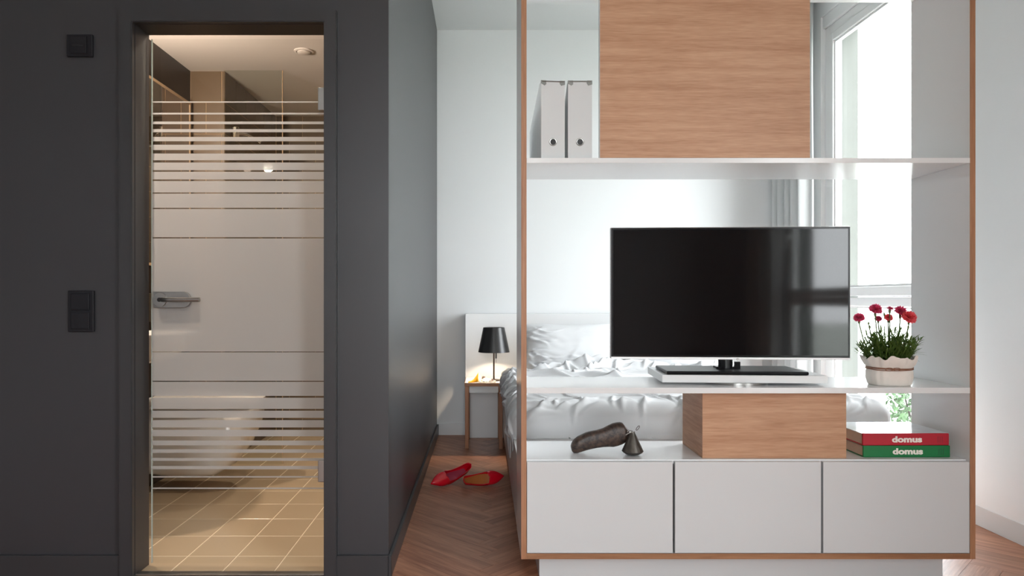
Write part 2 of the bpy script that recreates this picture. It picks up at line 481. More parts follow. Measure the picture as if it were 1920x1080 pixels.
ws = struct(boxes('wall_bathroom_stub', [(BXL, BXS - 0.0015, BYS + 0.0015, BYB + 0.1, -0.05, BZC - 0.001)], M_WGROUT), 'brown tiled wall stub beside the shower', 'wall')
tile_field(ws, BXL, BXS - 0.0005, 0.0, BZC, 0.2, 0.2, 0.003, lambda u, v, d: Vector((u, BYS + 0.0015 - d, v)), M_WALLTILE, thick=0.0015)
tile_field(ws, BYS + 0.003, BYB - 0.0065, 0.0, BZC, 0.2, 0.2, 0.003, lambda u, v, d: Vector((BXS - 0.0015 + d, u, v)), M_WALLTILE, thick=0.0015)
wb = struct(boxes('wall_bathroom_back', [(BXS - 0.006, BXR - 0.021, BYB + 0.0001, BYB + 0.1, -0.05, BZC - 0.001)], M_WGROUT), 'brown tiled back wall of the shower', 'wall')
tile_field(wb, BXS + 0.002, BXR - 0.022, 0.0, BZC, 0.207, 0.2, 0.003, lambda u, v, d: Vector((u, BYB - d, v)), M_WALLTILE, thick=0.0015)
fb = struct(boxes('floor_bathroom', [(BXL, BXR - 0.021, YD + 0.037, BYB - 0.002, -0.05, -0.0012)], M_GROUT), 'beige tiled bathroom floor with light joints', 'floor')
tile_field(fb, -1.407 - 0.6, BXR - 0.021, YD + 0.037, 2.90 + 0.245 * 11, 0.2, 0.245, 0.0045, lambda u, v, d: Vector((u, v, d - 0.0012)), M_FLOORTILE, offs=False, thick=0.0012)

# ------------------------------------------------------------------ parquet floor
sub = struct(boxes('floor', [(XLIV, XR, YREAR, YD, -0.06, -0.006), (XL, XR, YD, YB, -0.06, -0.006)], M_SUB), 'oak herringbone parquet floor', 'floor')
PW, PL = 0.11, 0.55
ca = math.cos(PI / 4)
def rot45(x, y): return (ca * (x - y), ca * (x + y))     # stair direction (1,1) runs along +y
def clip(poly, rect):
    x0, x1, y0, y1 = rect
    for ax, lim, sg in ((0, x0, 1), (0, x1, -1), (1, y0, 1), (1, y1, -1)):
        out = []
        for i in range(len(poly)):
            p, q = poly[i], poly[(i + 1) % len(poly)]
            ip, iq = sg * (p[ax] - lim) >= 0, sg * (q[ax] - lim) >= 0
            if ip: out.append(p)
            if ip != iq:
                t = (lim - p[ax]) / (q[ax] - p[ax])
                out.append((p[0] + t * (q[0] - p[0]), p[1] + t * (q[1] - p[1])))
        poly = out
        if len(poly) < 3: return []
    return poly
def parea(p): return abs(sum(p[i][0] * p[(i + 1) % len(p)][1] - p[(i + 1) % len(p)][0] * p[i][1] for i in range(len(p)))) / 2
R_BED = (XL + 0.0005, XR - 0.0005, YD - 0.0005, YB - 0.0005)
R_LIV = (XLIV, XR - 0.0005, YREAR, YD - 0.0005)
SEEN = ((XL, 0.75, 2.45, YB), (1.55, XR, 2.45, 3.9))
far_bm = bmesh.new()
full_mesh = {}
def plank_bm(bm, poly, c=(0, 0)):
    g = 0.0009
    cx = sum(p[0] for p in poly) / len(poly); cy = sum(p[1] for p in poly) / len(poly)
    def ins(d):
        r = []
        for p in poly:
            v = Vector((p[0] - cx, p[1] - cy)); l = v.length
            r.append((cx + v.x * (1 - d * 1.4 / l) - c[0], cy + v.y * (1 - d * 1.4 / l) - c[1]))
        return r
    lo = [bm.verts.new((x, y, -0.006)) for x, y in ins(0.0002)]
    hi = [bm.verts.new((x, y, 0.0)) for x, y in ins(g)]
    bm.faces.new(hi)
    n = len(poly)
    for k in range(n): bm.faces.new((lo[k], lo[(k + 1) % n], hi[(k + 1) % n], hi[k]))
n_pl = 0
for a in range(-70, 80):
    for b in range(-9, 10):
        ox, oy = a * PW + b * PL, a * PW - b * PL
        for kind in (0, 1):
            if kind == 0: q = [(0, 0), (PL, 0), (PL, PW), (0, PW)]
            else: q = [(PL, PW - PL), (PL + PW, PW - PL), (PL + PW, PW), (PL, PW)]
            poly = [rot45(ox + x, oy + y) for x, y in q]
            poly = [(x + 0.06, y + 2.2) for x, y in poly]
            for rect in (R_BED, R_LIV):
                if rect is R_BED and min(p[1] for p in poly) < YD - 1.0: continue
                cp = clip(poly, rect)
                if not cp or parea(cp) < 0.0006: continue
                cx = sum(p[0] for p in cp) / len(cp); cy = sum(p[1] for p in cp) / len(cp)
                seen = n_pl < 300 and any(s[0] <= cx <= s[1] and s[2] <= cy <= s[3] for s in SEEN)
                if seen:
                    n_pl += 1
                    ang = PI / 4 if kind == 0 else 3 * PI / 4
                    whole = abs(parea(cp) - PW * PL) < 1e-6
                    bm = bmesh.new()
                    loc = [( (x - cx) * math.cos(-ang) - (y - cy) * math.sin(-ang), (x - cx) * math.sin(-ang) + (y - cy) * math.cos(-ang)) for x, y in cp]
                    if whole and 'w' in full_mesh: me = full_mesh['w']; bm.free()
                    else:
                        plank_bm(bm, loc)
                        bmesh.ops.recalc_face_normals(bm, faces=bm.faces[:])
                        me = bpy.data.meshes.new('plank'); bm.to_mesh(me); bm.free(); me.materials.append(M_PARQ)
                        if whole: full_mesh['w'] = me
                    o = link('plank', me, None, sub)
                    o.location = (cx, cy, 0); o.rotation_euler = (0, 0, ang)
                else:
                    plank_bm(far_bm, cp)
fo = from_bm('plank_field', far_bm, M_PARQS, sub)
fo['kind'] = 'stuff'

# ------------------------------------------------------------------ windows
def window(name, y0, y1, label):
    t = thing(name, label, 'window', (XR, (y0 + y1) / 2, WZ0)); t['kind'] = 'structure'
    h = (y1 - y0) / 2; H = WZ1 - WZ0
    def rect_frame(nm, ya, yb, za, zb, wd, xa, xb, bev=0.003):
        bm = bmesh.new()
        bm_box(bm, xa, xb, ya, ya + wd, za, zb); bm_box(bm, xa, xb, yb - wd, yb, za, zb)
        bm_box(bm, xa, xb, ya + wd, yb - wd, za, za + wd); bm_box(bm, xa, xb, ya + wd, yb - wd, zb - wd, zb)
        bevel_all(bm, bev, 1)
        return from_bm(nm, bm, M_WIN, t)
    ztop = 2.88 - WZ0
    boxes('outer_reveal', [(0.101, 0.249, -h, -h + 0.008, 0, H), (0.101, 0.249, h - 0.008, h, 0, H), (0.101, 0.249, -h + .008, h - .008, H - 0.075, H), (0.101, 0.249, -h + .008, h - .008, 0, 0.02)], M_REVEAL, t)
    box('blind_cassette', 0.012, 0.115, -h + 0.001, h - 0.001, ztop + 0.001, H - 0.001, M_WIN, t, 0.004)
    rect_frame('window_frame', -h + 0.001, h - 0.001, 0.001, ztop, 0.062, 0.03, 0.10)
    zt0, zt1 = 1.060 - WZ0, 1.066 - WZ0
    box('transom', 0.031, 0.10, -h + 0.064, h - 0.064, zt0, zt1, M_WIN, t, 0.003)
    for (za, zb) in ((0.064, zt0 - 0.001), (zt1 + 0.001, ztop - 0.064)):
        s = rect_frame('sash', -h + 0.064, h - 0.064, za, zb, 0.055, 0.022, 0.085, 0.004)
        bead = bmesh.new()
        ya, yb = -h + 0.12, h - 0.12
        for q in ((ya, ya + 0.012, za + .056, zb - .056), (yb - 0.012, yb, za + .056, zb - .056), (ya + .012, yb - .012, za + .056, za + .068), (ya + .012, yb - .012, zb - .068, zb - .056)):
            bm_box(bead, 0.035, 0.06, *q)
        from_bm('glazing_bead', bead, M_WIN, s)
        box('window_pane', 0.045, 0.052, -h + 0.121, h - 0.121, za + 0.057, zb - 0.057, M_GLASS, s)
    hd = thing('window_handle_proxy', '', '') if False else None
    bm = bmesh.new(); bm_box(bm, 0.012, 0.022, -h + 0.085, -h + 0.112, 1.55 - 0.03, 1.55 + 0.03); bm_box(bm, -0.03, 0.013, -h + 0.093, -h + 0.106, 1.545, 1.56); bm_box(bm, -0.034, -0.022, -h + 0.093, -h + 0.106, 1.44, 1.56)
    from_bm('window_handle', bm, M_STEEL, t)
    return t
window('window_1', WIN[0][0], WIN[0][1], 'tall white framed window behind the shelf unit beside the bed')
wr_ = window('fill_window_rear', FILL_WIN[0], FILL_WIN[1], 'tall white framed window added unseen in the rear living room wall for fill light')  # added behind the viewer to brighten the aisle, no known window there
wr_.location = ((FILL_WIN[0] + FILL_WIN[1]) / 2, YREAR, WZ0); wr_.rotation_euler = (0, 0, -PI / 2)
window('window_2', WIN[1][0], WIN[1][1], 'tall white framed living room window in the right wall behind the viewer')

# ------------------------------------------------------------------ glass bathroom door
GY = 2.79; GS = F / GY
def gx(px): return (px - 907) / GS
def gz(py): return CH + (560 - py) / GS
door = thing('door_1', 'frameless glass bathroom door with frosted horizontal stripes', 'door', (gx(285), GY, 0.0)); door['kind'] = 'structure'
OX = gx(285)
GW = (DX1 - 0.004) - OX
GZ0, GZ1 = 0.012, gz(79) + 0.012
pane = box('glass_pane', 0, GW, 0, 0.008, GZ0, GZ1, M_GLASS, door)
box('glass_edge', -0.003, -0.0002, 0.0005, 0.0075, GZ0, GZ1, M_EDGE, door)
up = [(428, 433), (476, 483), (513, 524), (545, 558), (578, 596), (611, 633), (648, 676), (686, 718), (725, 757), (764, 812), (817, 877), (882, 1001)]
bands = [(a / 2.25, b / 2.25) for a, b in up] + [(1006 / 2.25, 659.2)] + [(660.6, 714.0), (715.8, 742.3)]
lo = [(77, 140), (150, 190), (203, 244), (258, 294), (318, 345), (367, 387), (416, 432), (461, 479), (518, 526), (582, 590)]
bands += [(720 + a / 3.0, 720 + b / 3.0) for a, b in lo]
for a, b in bands:
    box('frosted_stripe', 0.001, GW, -0.0009, -0.0003, gz(b), gz(a), M_FROST, door)
for (pa, pb) in ((165, 208), (862, 903)):
    hb = bmesh.new()
    x0 = gx(597) - OX; x1 = GW
    bm_box(hb, x0, x1, -0.010, -0.0012, gz(pb), gz(pa)); bevel_all(hb, 0.003, 2)
    hg = from_bm('hinge', hb, M_STEEL, door)
    box('hinge_back_plate', x0, x1, 0.0085, 0.017, gz(pb), gz(pa), M_STEEL, hg, 0.002)
# lock plate with lever
cz = gz(562)
lk = bmesh.new()
xa, xb, r = gx(291) - OX, gx(360) - OX, (577 - 547) / 2 / GS
pts = [(xa, cz - r), (xa, cz + r)]
pts += [(xb - r * 1.0 + r * math.cos(t), cz + r * math.sin(t)) for t in [PI / 2 - k * PI / 14 for k in range(15)]]
lock = prism('lock_plate', pts, -0.016, -0.0012, M_STEEL, door, 0.0012)
rx = gx(304) - OX
lathe('rosette', [(0.0262, -0.024), (0.0272, -0.022), (0.0272, -0.0165)], M_STEEL, lock, 32, (rx, 0, cz), 'Y')
lathe('keyhole_cylinder', [(0.0085, -0.0255), (0.0085, -0.0242)], M_BLACKPL, lock, 20, (rx, 0, cz), 'Y')
tube('lever_handle', [(rx + 0.012, -0.030, cz), (rx + 0.03, -0.045, cz), (rx + 0.05, -0.052, cz), (gx(384) - OX, -0.052, cz)], 0.0088, M_STEEL, lock, 16)
box('back_lock_plate', xa, xb, 0.0085, 0.022, cz - r, cz + r, M_STEEL, door, 0.002)

# ------------------------------------------------------------------ bathroom things
def downlight(x, y, z, label, power):
    t = thing('downlight', label, 'ceiling lamp', (x, y, z), 0, 'bathroom downlights out of view')
    lathe('ring', [(0.040, -0.0005), (0.052, -0.0005), (0.052, -0.006), (0.040, -0.008)], M_STEEL, t, 28, cap=False)
    lathe('lamp_disc', [(0.039, -0.0005), (0.039, -0.0025)], M_DOWN, t, 28)
    l = bpy.data.lights.new('downlight_beam', 'SPOT'); l.energy = power; l.color = (1.0, 0.85, 0.69); l.shadow_soft_size = 0.04
    l.spot_size = math.radians(150); l.spot_blend = 0.6
    o = bpy.data.objects.new('downlight_beam', l); C.objects.link(o); o.parent = t; o.location = (0, 0, -0.02)
downlight(-0.72, 3.25, BZC, 'recessed bathroom downlight near the glass door', 22)
downlight(-0.72, 5.05, BZC, 'recessed bathroom downlight above the shower', 30)

wl = thing('wall_lamp', 'round opal wall lamp above the bathroom mirror, hidden by the door jamb', 'lamp', (BXL, 3.20, 2.12))
lathe('backplate', [(0.05, 0.0005), (0.05, 0.012)], M_STEEL, wl, 24, axis='X')
tube('arm', [(0.012, 0, 0), (0.07, 0, 0)], 0.008, M_STEEL, wl)
bm = bmesh.new(); bmesh.ops.create_uvsphere(bm, u_segments=24, v_segments=14, radius=0.036)
for v in bm.verts: v.co.x += 0.105
from_bm('opal_globe', bm, M_OPAL, wl, True)
vt = thing('ceiling_vent', 'round white vent in the bathroom ceiling', 'vent', (-1.053, 4.16, BZC))
lathe('vent_ring', [(0.056, -0.0005), (0.056, -0.006), (0.045, -0.009), (0.042, -0.004), (0.042, -0.0005)], M_BCEIL, vt, 32, cap=False)
lathe('vent_disc', [(0.036, -0.003), (0.038, -0.012), (0.030, -0.016)], M_BCEIL, vt, 32)

# mirror on the left wall
mi = thing('wall_mirror', 'large dark reflecting mirror on the bathroom left wall', 'mirror', (BXL, 3.75, 1.25))
box('mirror_glass', 0.001, 0.02, -0.72, 0.72, 0.0, 1.02, M_MIRROR, mi)
boxes('mirror_edge', [(0.0, 0.024, -0.735, -0.7205, -0.015, 1.035), (0.0, 0.024, 0.7205, 0.735, -0.015, 1.035), (0.0, 0.024, -0.72, 0.72, 1.0205, 1.035), (0.0, 0.024, -0.72, 0.72, -0.015, -0.0005)], M_WGROUT, mi)

# wash basin on the left wall
bs = thing('wash_basin', 'white wall hung wash basin on the bathroom left wall', 'basin', (BXL, 3.42, 0.0))
def loft(name, rings, mat, parent, cap0=True, cap1=True, smooth=True, ang=40):
    bm = bmesh.new()
    R = [[bm.verts.new(p) for p in r] for r in rings]
    n = len(rings[0])
    for i in range(len(R) - 1):
        for k in range(n):
            bm.faces.new((R[i][k], R[i][(k + 1) % n], R[i + 1][(k + 1) % n], R[i + 1][k]))
    if cap0: bm.faces.new(list(reversed(R[0])))
    if cap1: bm.faces.new(R[-1])
    o = from_bm(name, bm, mat, parent)
    if smooth: shade_auto(o.data, ang)
    return o
def dshape(length, half, n=28, e=2.6):
    """D shaped outline: flat at x=0, round towards +x"""
    pts = [(0.0, half), (length * 0.35, half)]
    for k in range(1, n):
        t = PI / 2 - PI * k / n
        c, s = math.cos(t), math.sin(t)
        pts.append((length * 0.35 + length * 0.65 * abs(c) ** (2 / e), half * math.copysign(abs(s) ** (2 / e), s)))
    pts += [(length * 0.35, -half), (0.0, -half)]
    return pts
rg = []
for (L_, hw, z) in ((0.20, 0.12, 0.72), (0.34, 0.22, 0.76), (0.44, 0.275, 0.82), (0.46, 0.285, 0.87), (0.46, 0.285, 0.885), (0.43, 0.265, 0.885), (0.36, 0.22, 0.80)):
    rg.append([(x + 0.001, y, z) for x, y in dshape(L_, hw)])
loft('basin_bowl', rg, M_CERAM, bs)
fc = tube('faucet', [(0.07, 0, 0.80), (0.07, 0, 0.96), (0.075, 0, 1.0), (0.10, 0, 1.02), (0.16, 0, 1.02), (0.18, 0, 1.0)], 0.014, M_CHROME, bs, 14)
box('faucet_lever', 0.05, 0.13, -0.008, 0.008, 1.035, 1.045, M_CHROME, fc, 0.002)
# wall hung toilet (side view)
to = thing('wall_hung_toilet', 'white wall hung toilet seen through the glass door', 'toilet', (BXL, 3.98, 0.0))
rg = []
for (x_, half, z0, z1) in ((0.001, 0.17, 0.09, 0.455), (0.12, 0.178, 0.075, 0.455), (0.28, 0.182, 0.07, 0.455), (0.40, 0.180, 0.08, 0.455), (0.48, 0.170, 0.13, 0.455), (0.55, 0.145, 0.23, 0.455), (0.60, 0.105, 0.33, 0.455), (0.625, 0.055, 0.40, 0.455)):
    ring = []
    for k in range(24):
        t = 2 * PI * k / 24
        c, s = math.cos(t), math.sin(t)
        yy = half * math.copysign(abs(c) ** 0.6, c)
        zz = (z0 + z1) / 2 + (z1 - z0) / 2 * math.copysign(abs(s) ** 0.5, s)
        ring.append((x_, yy, zz))
    rg.append(ring)
loft('bowl', rg, M_CERAM, to)
for nm, z0, z1, L0, hw, col in (('seat', 0.456, 0.476, 0.600, 0.182, M_CERAM), ('lid', 0.478, 0.505, 0.610, 0.187, M_CERAM)):
    rr = [[(x + 0.03, y, z) for x, y in dshape(L0 * f, hw * f)] for z, f in ((z0, 0.985), (z0 + 0.004, 1.0), (z1 - 0.006, 1.0), (z1, 0.97))]
    loft(nm, rr, col, to)
box('flush_plate', 0.001, 0.012, -0.12, 0.12, 0.92, 1.08, M_STEEL, to, 0.003)
# bathroom cabinet under the basin casting its shadow: low towel shelf omitted

# shower screen
ss = thing('shower_screen', 'clear glass shower screen from floor to ceiling', 'shower screen', (BXS, BYS, 0.0))
box('screen_pane', 0.001, 0.37, -0.02, -0.012, 0.002, BZC - 0.002, M_SCREENGL, ss)
box('screen_edge', 0.3705, 0.374, -0.02, -0.012, 0.002, BZC - 0.002, M_WGROUT, ss)
sh = thing('hand_shower', 'chrome shower head on the tiled shower wall', 'shower head', (BXS, 4.62, 0.0))
lathe('wall_bracket', [(0.026, -0.048), (0.028, -0.046), (0.028, 0.046), (0.026, 0.048)], M_CHROME, sh, 24, (0.034, 0, 2.115))
tube('shower_arm', [(0.03, 0.0, 2.115), (0.06, 0.02, 2.125), (0.09, 0.05, 2.13), (0.16, 0.12, 2.09)], 0.010, M_CHROME, sh)
lathe('spray_head', [(0.012, 0.02), (0.05, 0.006), (0.055, 0.0), (0.052, -0.006)], M_CHROME, sh, 28, (0.17, 0.13, 2.06))

# ------------------------------------------------------------------ switches on the dark wall
def wpx(px): return (px - 907) / 495.5
def wpz(py): return CH + (560 - py) / 495.5
sw = thing('light_switch', 'black rotary style wall fitting high beside the door', 'switch', (wpx(152), YD, wpz(87)))
sw['label'] = 'small square black wall switch high up beside the door casing'
box('plate', -0.049, 0.049, -0.012, -0.0005, -0.042, 0.042, M_SWITCH, sw, 0.003)
box('rocker', -0.033, 0.029, -0.017, -0.0125, -0.032, 0.032, M_SWITCH, sw, 0.002)
box('indicator', -0.022, 0.018, -0.0185, -0.0172, -0.004, 0.0, M_BLACKPL, sw)
sd = thing('light_switch', 'black double rocker wall switch at hand height beside the door', 'switch', (wpx(154.5), YD, wpz(583.5)))
box('plate', -0.049, 0.049, -0.012, -0.0005, -0.078, 0.078, M_SWITCH, sd, 0.003)
for zc in (0.036, -0.036):
    box('rocker', -0.034, 0.034, -0.017, -0.0125, zc - 0.031, zc + 0.031, M_SWITCH, sd, 0.002)

# ------------------------------------------------------------------ shelf unit (room divider)
YC = F / 515.8                  # front plane of the unit
CD = 0.357
def kx(px): return (px - 907) / 515.8
def kz(py): return CH + (560 - py) / 515.8
CX0, CX1 = kx(977.3), kx(1829)
T = 0.0194
Z_BOT, Z_LOW, Z_TV, Z_TOP, Z_CAP = kz(1048.5), kz(863.7), kz(727), kz(296), 2.275
cab = thing('room_divider_shelf', 'white lacquered open shelf unit with oak edges and drawers dividing the room', 'shelf unit', (CX0, YC, 0.0))
W = CX1 - CX0
def side_panel(x0, x1, outer):
    box('side_panel', x0, x1, 0.0022, CD, Z_BOT, Z_CAP + T, M_LACQ, cab, 0.0008)
    box('oak_edge', x0, x1, 0.0, 0.002, Z_BOT, Z_CAP + T, M_OAKZ, cab)
side_panel(0, T, -1); side_panel(W - T, W, 1)
def shelf(nm, ztop, th=T, yb=CD, y0=0.0):
    return box(nm, T + 0.0003, W - T - 0.0003, y0, yb, ztop - th, ztop, M_LACQ, cab, 0.0006)
shelf('shelf', Z_LOW, 0.016, CD, 0.021)
shelf('shelf', Z_TV, 0.0205); shelf('shelf', Z_TOP, 0.0185)
shelf('top_board', Z_CAP + T)
box('bottom_board', T + 0.0003, W - T - 0.0003, 0.0022, CD, Z_BOT, Z_BOT + 0.0205, M_LACQM, cab)
box('oak_edge', T + 0.0003, W - T - 0.0003, 0.0, 0.002, Z_BOT, Z_BOT + 0.0205, M_OAKBX, cab)
box('carcass_back', T + 0.0003, W - T - 0.0003, CD - 0.016, CD, Z_BOT + 0.021, Z_LOW - 0.0165, M_LACQM, cab)
for a, b in ((987.8, 1262), (1265.5, 1540), (1543.5, 1818)):
    box('drawer', kx(a) - CX0 + 0.0006, kx(b) - CX0 - 0.0006, 0.0005, 0.0195, kz(1037), kz(866.3), M_LACQM, cab, 0.0009)
    box('drawer_box', kx(a) - CX0 + 0.02, kx(b) - CX0 - 0.02, 0.0205, CD - 0.03, kz(1037) + 0.02, kz(866.3) - 0.04, M_LACQM, cab)
box('plinth', 0.072, 0.072 + 1.512, 0.081, CD - 0.02, 0.0005, Z_BOT - 0.0005, M_LACQM, cab)
# oak sliding panel and oak box
box('oak_panel', kx(1125) - CX0, kx(1519) - CX0, 0.0005, 0.026, Z_TOP + 0.0005, Z_CAP - 0.0005, M_OAKX, cab, 0.0008)
box('panel_edge', kx(1125) - CX0 - 0.0012, kx(1125) - CX0 - 0.0001, 0.0005, 0.026, Z_TOP + 0.0005, Z_CAP - 0.0005, M_LACQM, cab)
ob_y = 2.622 - YC
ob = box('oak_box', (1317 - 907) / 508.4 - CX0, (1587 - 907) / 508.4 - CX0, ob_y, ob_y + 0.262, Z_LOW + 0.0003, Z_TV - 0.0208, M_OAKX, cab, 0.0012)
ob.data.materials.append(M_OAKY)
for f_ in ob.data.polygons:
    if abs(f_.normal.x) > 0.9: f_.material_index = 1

# ------------------------------------------------------------------ television on its turntable
TX, TY = 0.98, 2.80
ROT = -math.radians(3.5)          # right side nearer
ROT = math.radians(-3.5)
tt = thing('turntable', 'white swivel tray under the television', 'turntable', (TX, TY, Z_TV), ROT)
TRW, TRF, TRB = 0.604, 0.155, 0.165
lathe('swivel_disc', [(0.115, 0.0004), (0.115, 0.0095)], M_STEEL, tt, 40, (0.0, -0.048, 0))
box('tray', -TRW / 2, TRW / 2, -TRF, TRB, 0.010, 0.038, M_LACQ, tt, 0.001)
tv = thing('television', 'flat black television with thin silver rim', 'television', (TX, TY, Z_TV + 0.0383), ROT)
TVW, TVH = 0.902, 0.507
tz = 0.818 - (Z_TV + 0.0383)
ty = -0.085
txo = -0.035
# base plate
bp = [(-0.255, -0.148), (0.262, -0.148), (0.262, 0.09), (-0.255, 0.09)]
bm = bmesh.new(); bm_box(bm, -0.282, 0.24, -0.14, 0.10, 0.0004, 0.0125); bevel_all(bm, 0.004, 3)
base = from_bm('base_plate', bm, M_TVBASE, tv)
bm = bmesh.new()
bm_tube(bm, [(-0.03, -0.01, 0.0128), (-0.03, -0.01, 0.06)], 0.028, 20)
bm_box(bm, -0.07, 0.01, -0.03, 0.02, 0.0128, 0.02)
bm_box(bm, 0.0, 0.02, -0.035, -0.02, 0.0128, 0.04)
from_bm('neck', bm, M_TVGLOSS, tv)
bm = bmesh.new()
bm_box(bm, txo - TVW / 2, txo + TVW / 2, ty + 0.006, ty + 0.030, tz, tz + TVH); bevel_all(bm, 0.003, 2)
rim = from_bm('rim', bm, M_SILVER, tv)
box('rear_housing', txo - 0.36, txo + 0.36, ty + 0.0302, ty + 0.062, tz + 0.03, tz + TVH - 0.06, M_BLACKPL, tv, 0.008)
box('bezel', txo - TVW / 2 + 0.003, txo + TVW / 2 - 0.003, ty + 0.0035, ty + 0.0059, tz + 0.008, tz + TVH - 0.003, M_TVGLOSS, tv)
box('screen', txo - TVW / 2 + 0.010, txo + TVW / 2 - 0.010, ty + 0.0022, ty + 0.0034, tz + 0.016, tz + TVH - 0.010, M_TVSCR, tv)
box('bottom_strip', txo - TVW / 2 + 0.002, txo + TVW / 2 - 0.002, ty + 0.001, ty + 0.0058, tz - 0.001, tz + 0.0078, M_SILVERM, tv, 0.001)
lathe('badge', [(0.005, 0.0), (0.005, 0.002)], M_SILVER, tv, 20, (txo + 0.03, ty - 0.001, tz + 0.001), 'Y')

# ------------------------------------------------------------------ magazine files
def magfile(x, y, rz, label):
    t = thing('magazine_file', label, 'magazine file', (x, y, Z_TOP + 0.0004), rz, 'white magazine files on the upper shelf')
    w_, d_, hb, hf, th = 0.088, 0.25, 0.283, 0.155, 0.003
    box('spine', -w_ / 2, w_ / 2, 0, th, 0, hb, M_LACQM, t)
    for x0 in (-w_ / 2, w_ / 2 - th):
        poly = [(th + 0.0002, 0.0), (d_, 0.0), (d_, hf), (th + 0.03, hb), (th + 0.0002, hb)]
        bm = bmesh.new()
        a = [bm.verts.new((x0, yy, zz)) for yy, zz in poly]; b = [bm.verts.new((x0 + th, yy, zz)) for yy, zz in poly]
        bm.faces.new(a); bm.faces.new(list(reversed(b)))
        for k in range(5): bm.faces.new((a[k], b[k], b[(k + 1) % 5], a[(k + 1) % 5]))
        from_bm('side_wall', bm, M_LACQM, t)
    box('low_front', -w_ / 2 + th + .0002, w_ / 2 - th - .0002, d_ - th, d_, 0, hf, M_LACQM, t)
    box('bottom', -w_ / 2 + th + .0002, w_ / 2 - th - .0002, th + .0002, d_ - th - .0002, 0, th, M_LACQM, t)
    ring = lathe('finger_ring', [(0.0108, -0.0022), (0.0130, -0.0026), (0.0145, -0.001), (0.0145, 0.0)], M_STEEL, t, 24, (0.0, -0.0001, 0.062), 'Y', cap=False)
    lathe('finger_hole', [(0.0110, -0.0016), (0.0110, -0.0001)], M_BLACKPL, ring, 24, (0.0, 0, 0.062), 'Y')
    cl = tube('metal_bar', [(-w_ / 2 + 0.004, -0.002, hb + 0.001), (w_ / 2 - 0.004, -0.002, hb + 0.001)], 0.0022, M_DSTEEL, t, 8)
    for sx in (-1, 1):
        x0 = sx * (w_ / 2 - 0.009)
        prism('metal_corner', [(x0 - 0.0095, hb + 0.004), (x0 + 0.0095, hb + 0.004), (x0 + 0.0095, hb - 0.010), (x0 + sx * -0.004, hb - 0.014), (x0 - 0.0095, hb - 0.006)], -0.0022, 0.006, M_DSTEEL, cl)
    return t
magfile((1036.5 - 907) / 510, YC + 0.022, math.radians(6), 'white magazine file at the side panel, slightly turned')
magfile((1087 - 907) / 510, YC + 0.022, 0.0, 'white magazine file beside the large oak panel')

# ------------------------------------------------------------------ books
def text_mesh(txt, size, off):
    cu = bpy.data.curves.new('spine_lettering', 'FONT')
    cu.body = txt; cu.size = size; cu.offset = off; cu.extrude = 0.0003; cu.align_x = 'CENTER'; cu.align_y = 'CENTER'
    cu.space_character = 1.02
    o = bpy.data.objects.new('spine_lettering', cu); C.objects.link(o)
    bpy.context.view_layer.update()
    dg = bpy.context.evaluated_depsgraph_get()
    me = bpy.data.meshes.new_from_object(o.evaluated_get(dg))
    bpy.data.objects.remove(o); bpy.data.curves.remove(cu)
    me.name = 'spine_lettering'
    return me
M_RED = paint('red_book_cloth', rgb(176, 22, 44), 0.4, 0.05)
M_GREEN = paint('green_book_cloth', rgb(0, 112, 58), 0.4, 0.05)
M_PAGES = paint('book_pages', rgb(196, 176, 158), 0.8, 0.08, 60)
M_LETTER = paint('white_lettering', rgb(235, 228, 220), 0.5, 0.01)
M_COVER = paint('glossy_pale_cover', rgb(214, 220, 226), 0.10, 0.25, 14)
def book(x, y, z, rz, h, mat, top, label):
    t = thing('book', label, 'book', (x, y, z), rz, 'two thick hardbacks on the low shelf')
    Lb, Db = 0.322, 0.245
    bm = bmesh.new(); bm_box(bm, -Lb / 2, Lb / 2, 0.0, 0.010, 0, h); bevel_all(bm, 0.003, 3)
    sp = from_bm('spine', bm, mat, t)
    box('lower_cover', -Lb / 2, Lb / 2, 0.0102, Db, 0.0, 0.003, mat, t)
    box('upper_cover', -Lb / 2, Lb / 2, 0.0102, Db, h - 0.003, h, top, t)
    box('page_block', -Lb / 2 + 0.004, Lb / 2 - 0.004, 0.0105, Db - 0.005, 0.0032, h - 0.0032, M_PAGES, t)
    me = text_mesh('domus', 0.030, 0.0014)
    o = link('spine_lettering', me, M_LETTER, sp)
    xs = [v.co.x for v in me.vertices]
    o.scale = (0.112 / (max(xs) - min(xs)),) * 1 + (1.0, 1.0)
    o.rotation_euler = (PI / 2, 0, 0); o.location = (0.003, -0.0004, h / 2 - 0.0005)
    for xx in (0.118, 0.126, 0.134):
        box('spine_rule', xx, xx + 0.0012, -0.0003, 0.0005, h * 0.22, h * 0.75, M_DARKTRIM, sp)
    return t
bk_y = 2.636
BS = F / bk_y
book((1700.5 - 907) / BS, bk_y, Z_LOW + 0.0004, 0.0, 0.0435, M_GREEN, M_GREEN, 'thick green hardback book at the bottom of the pair')
book((1698.5 - 907) / BS + 0.001, bk_y, Z_LOW + 0.0444, math.radians(0.6), 0.0445, M_RED, M_COVER, 'thick red hardback book lying on the green one')

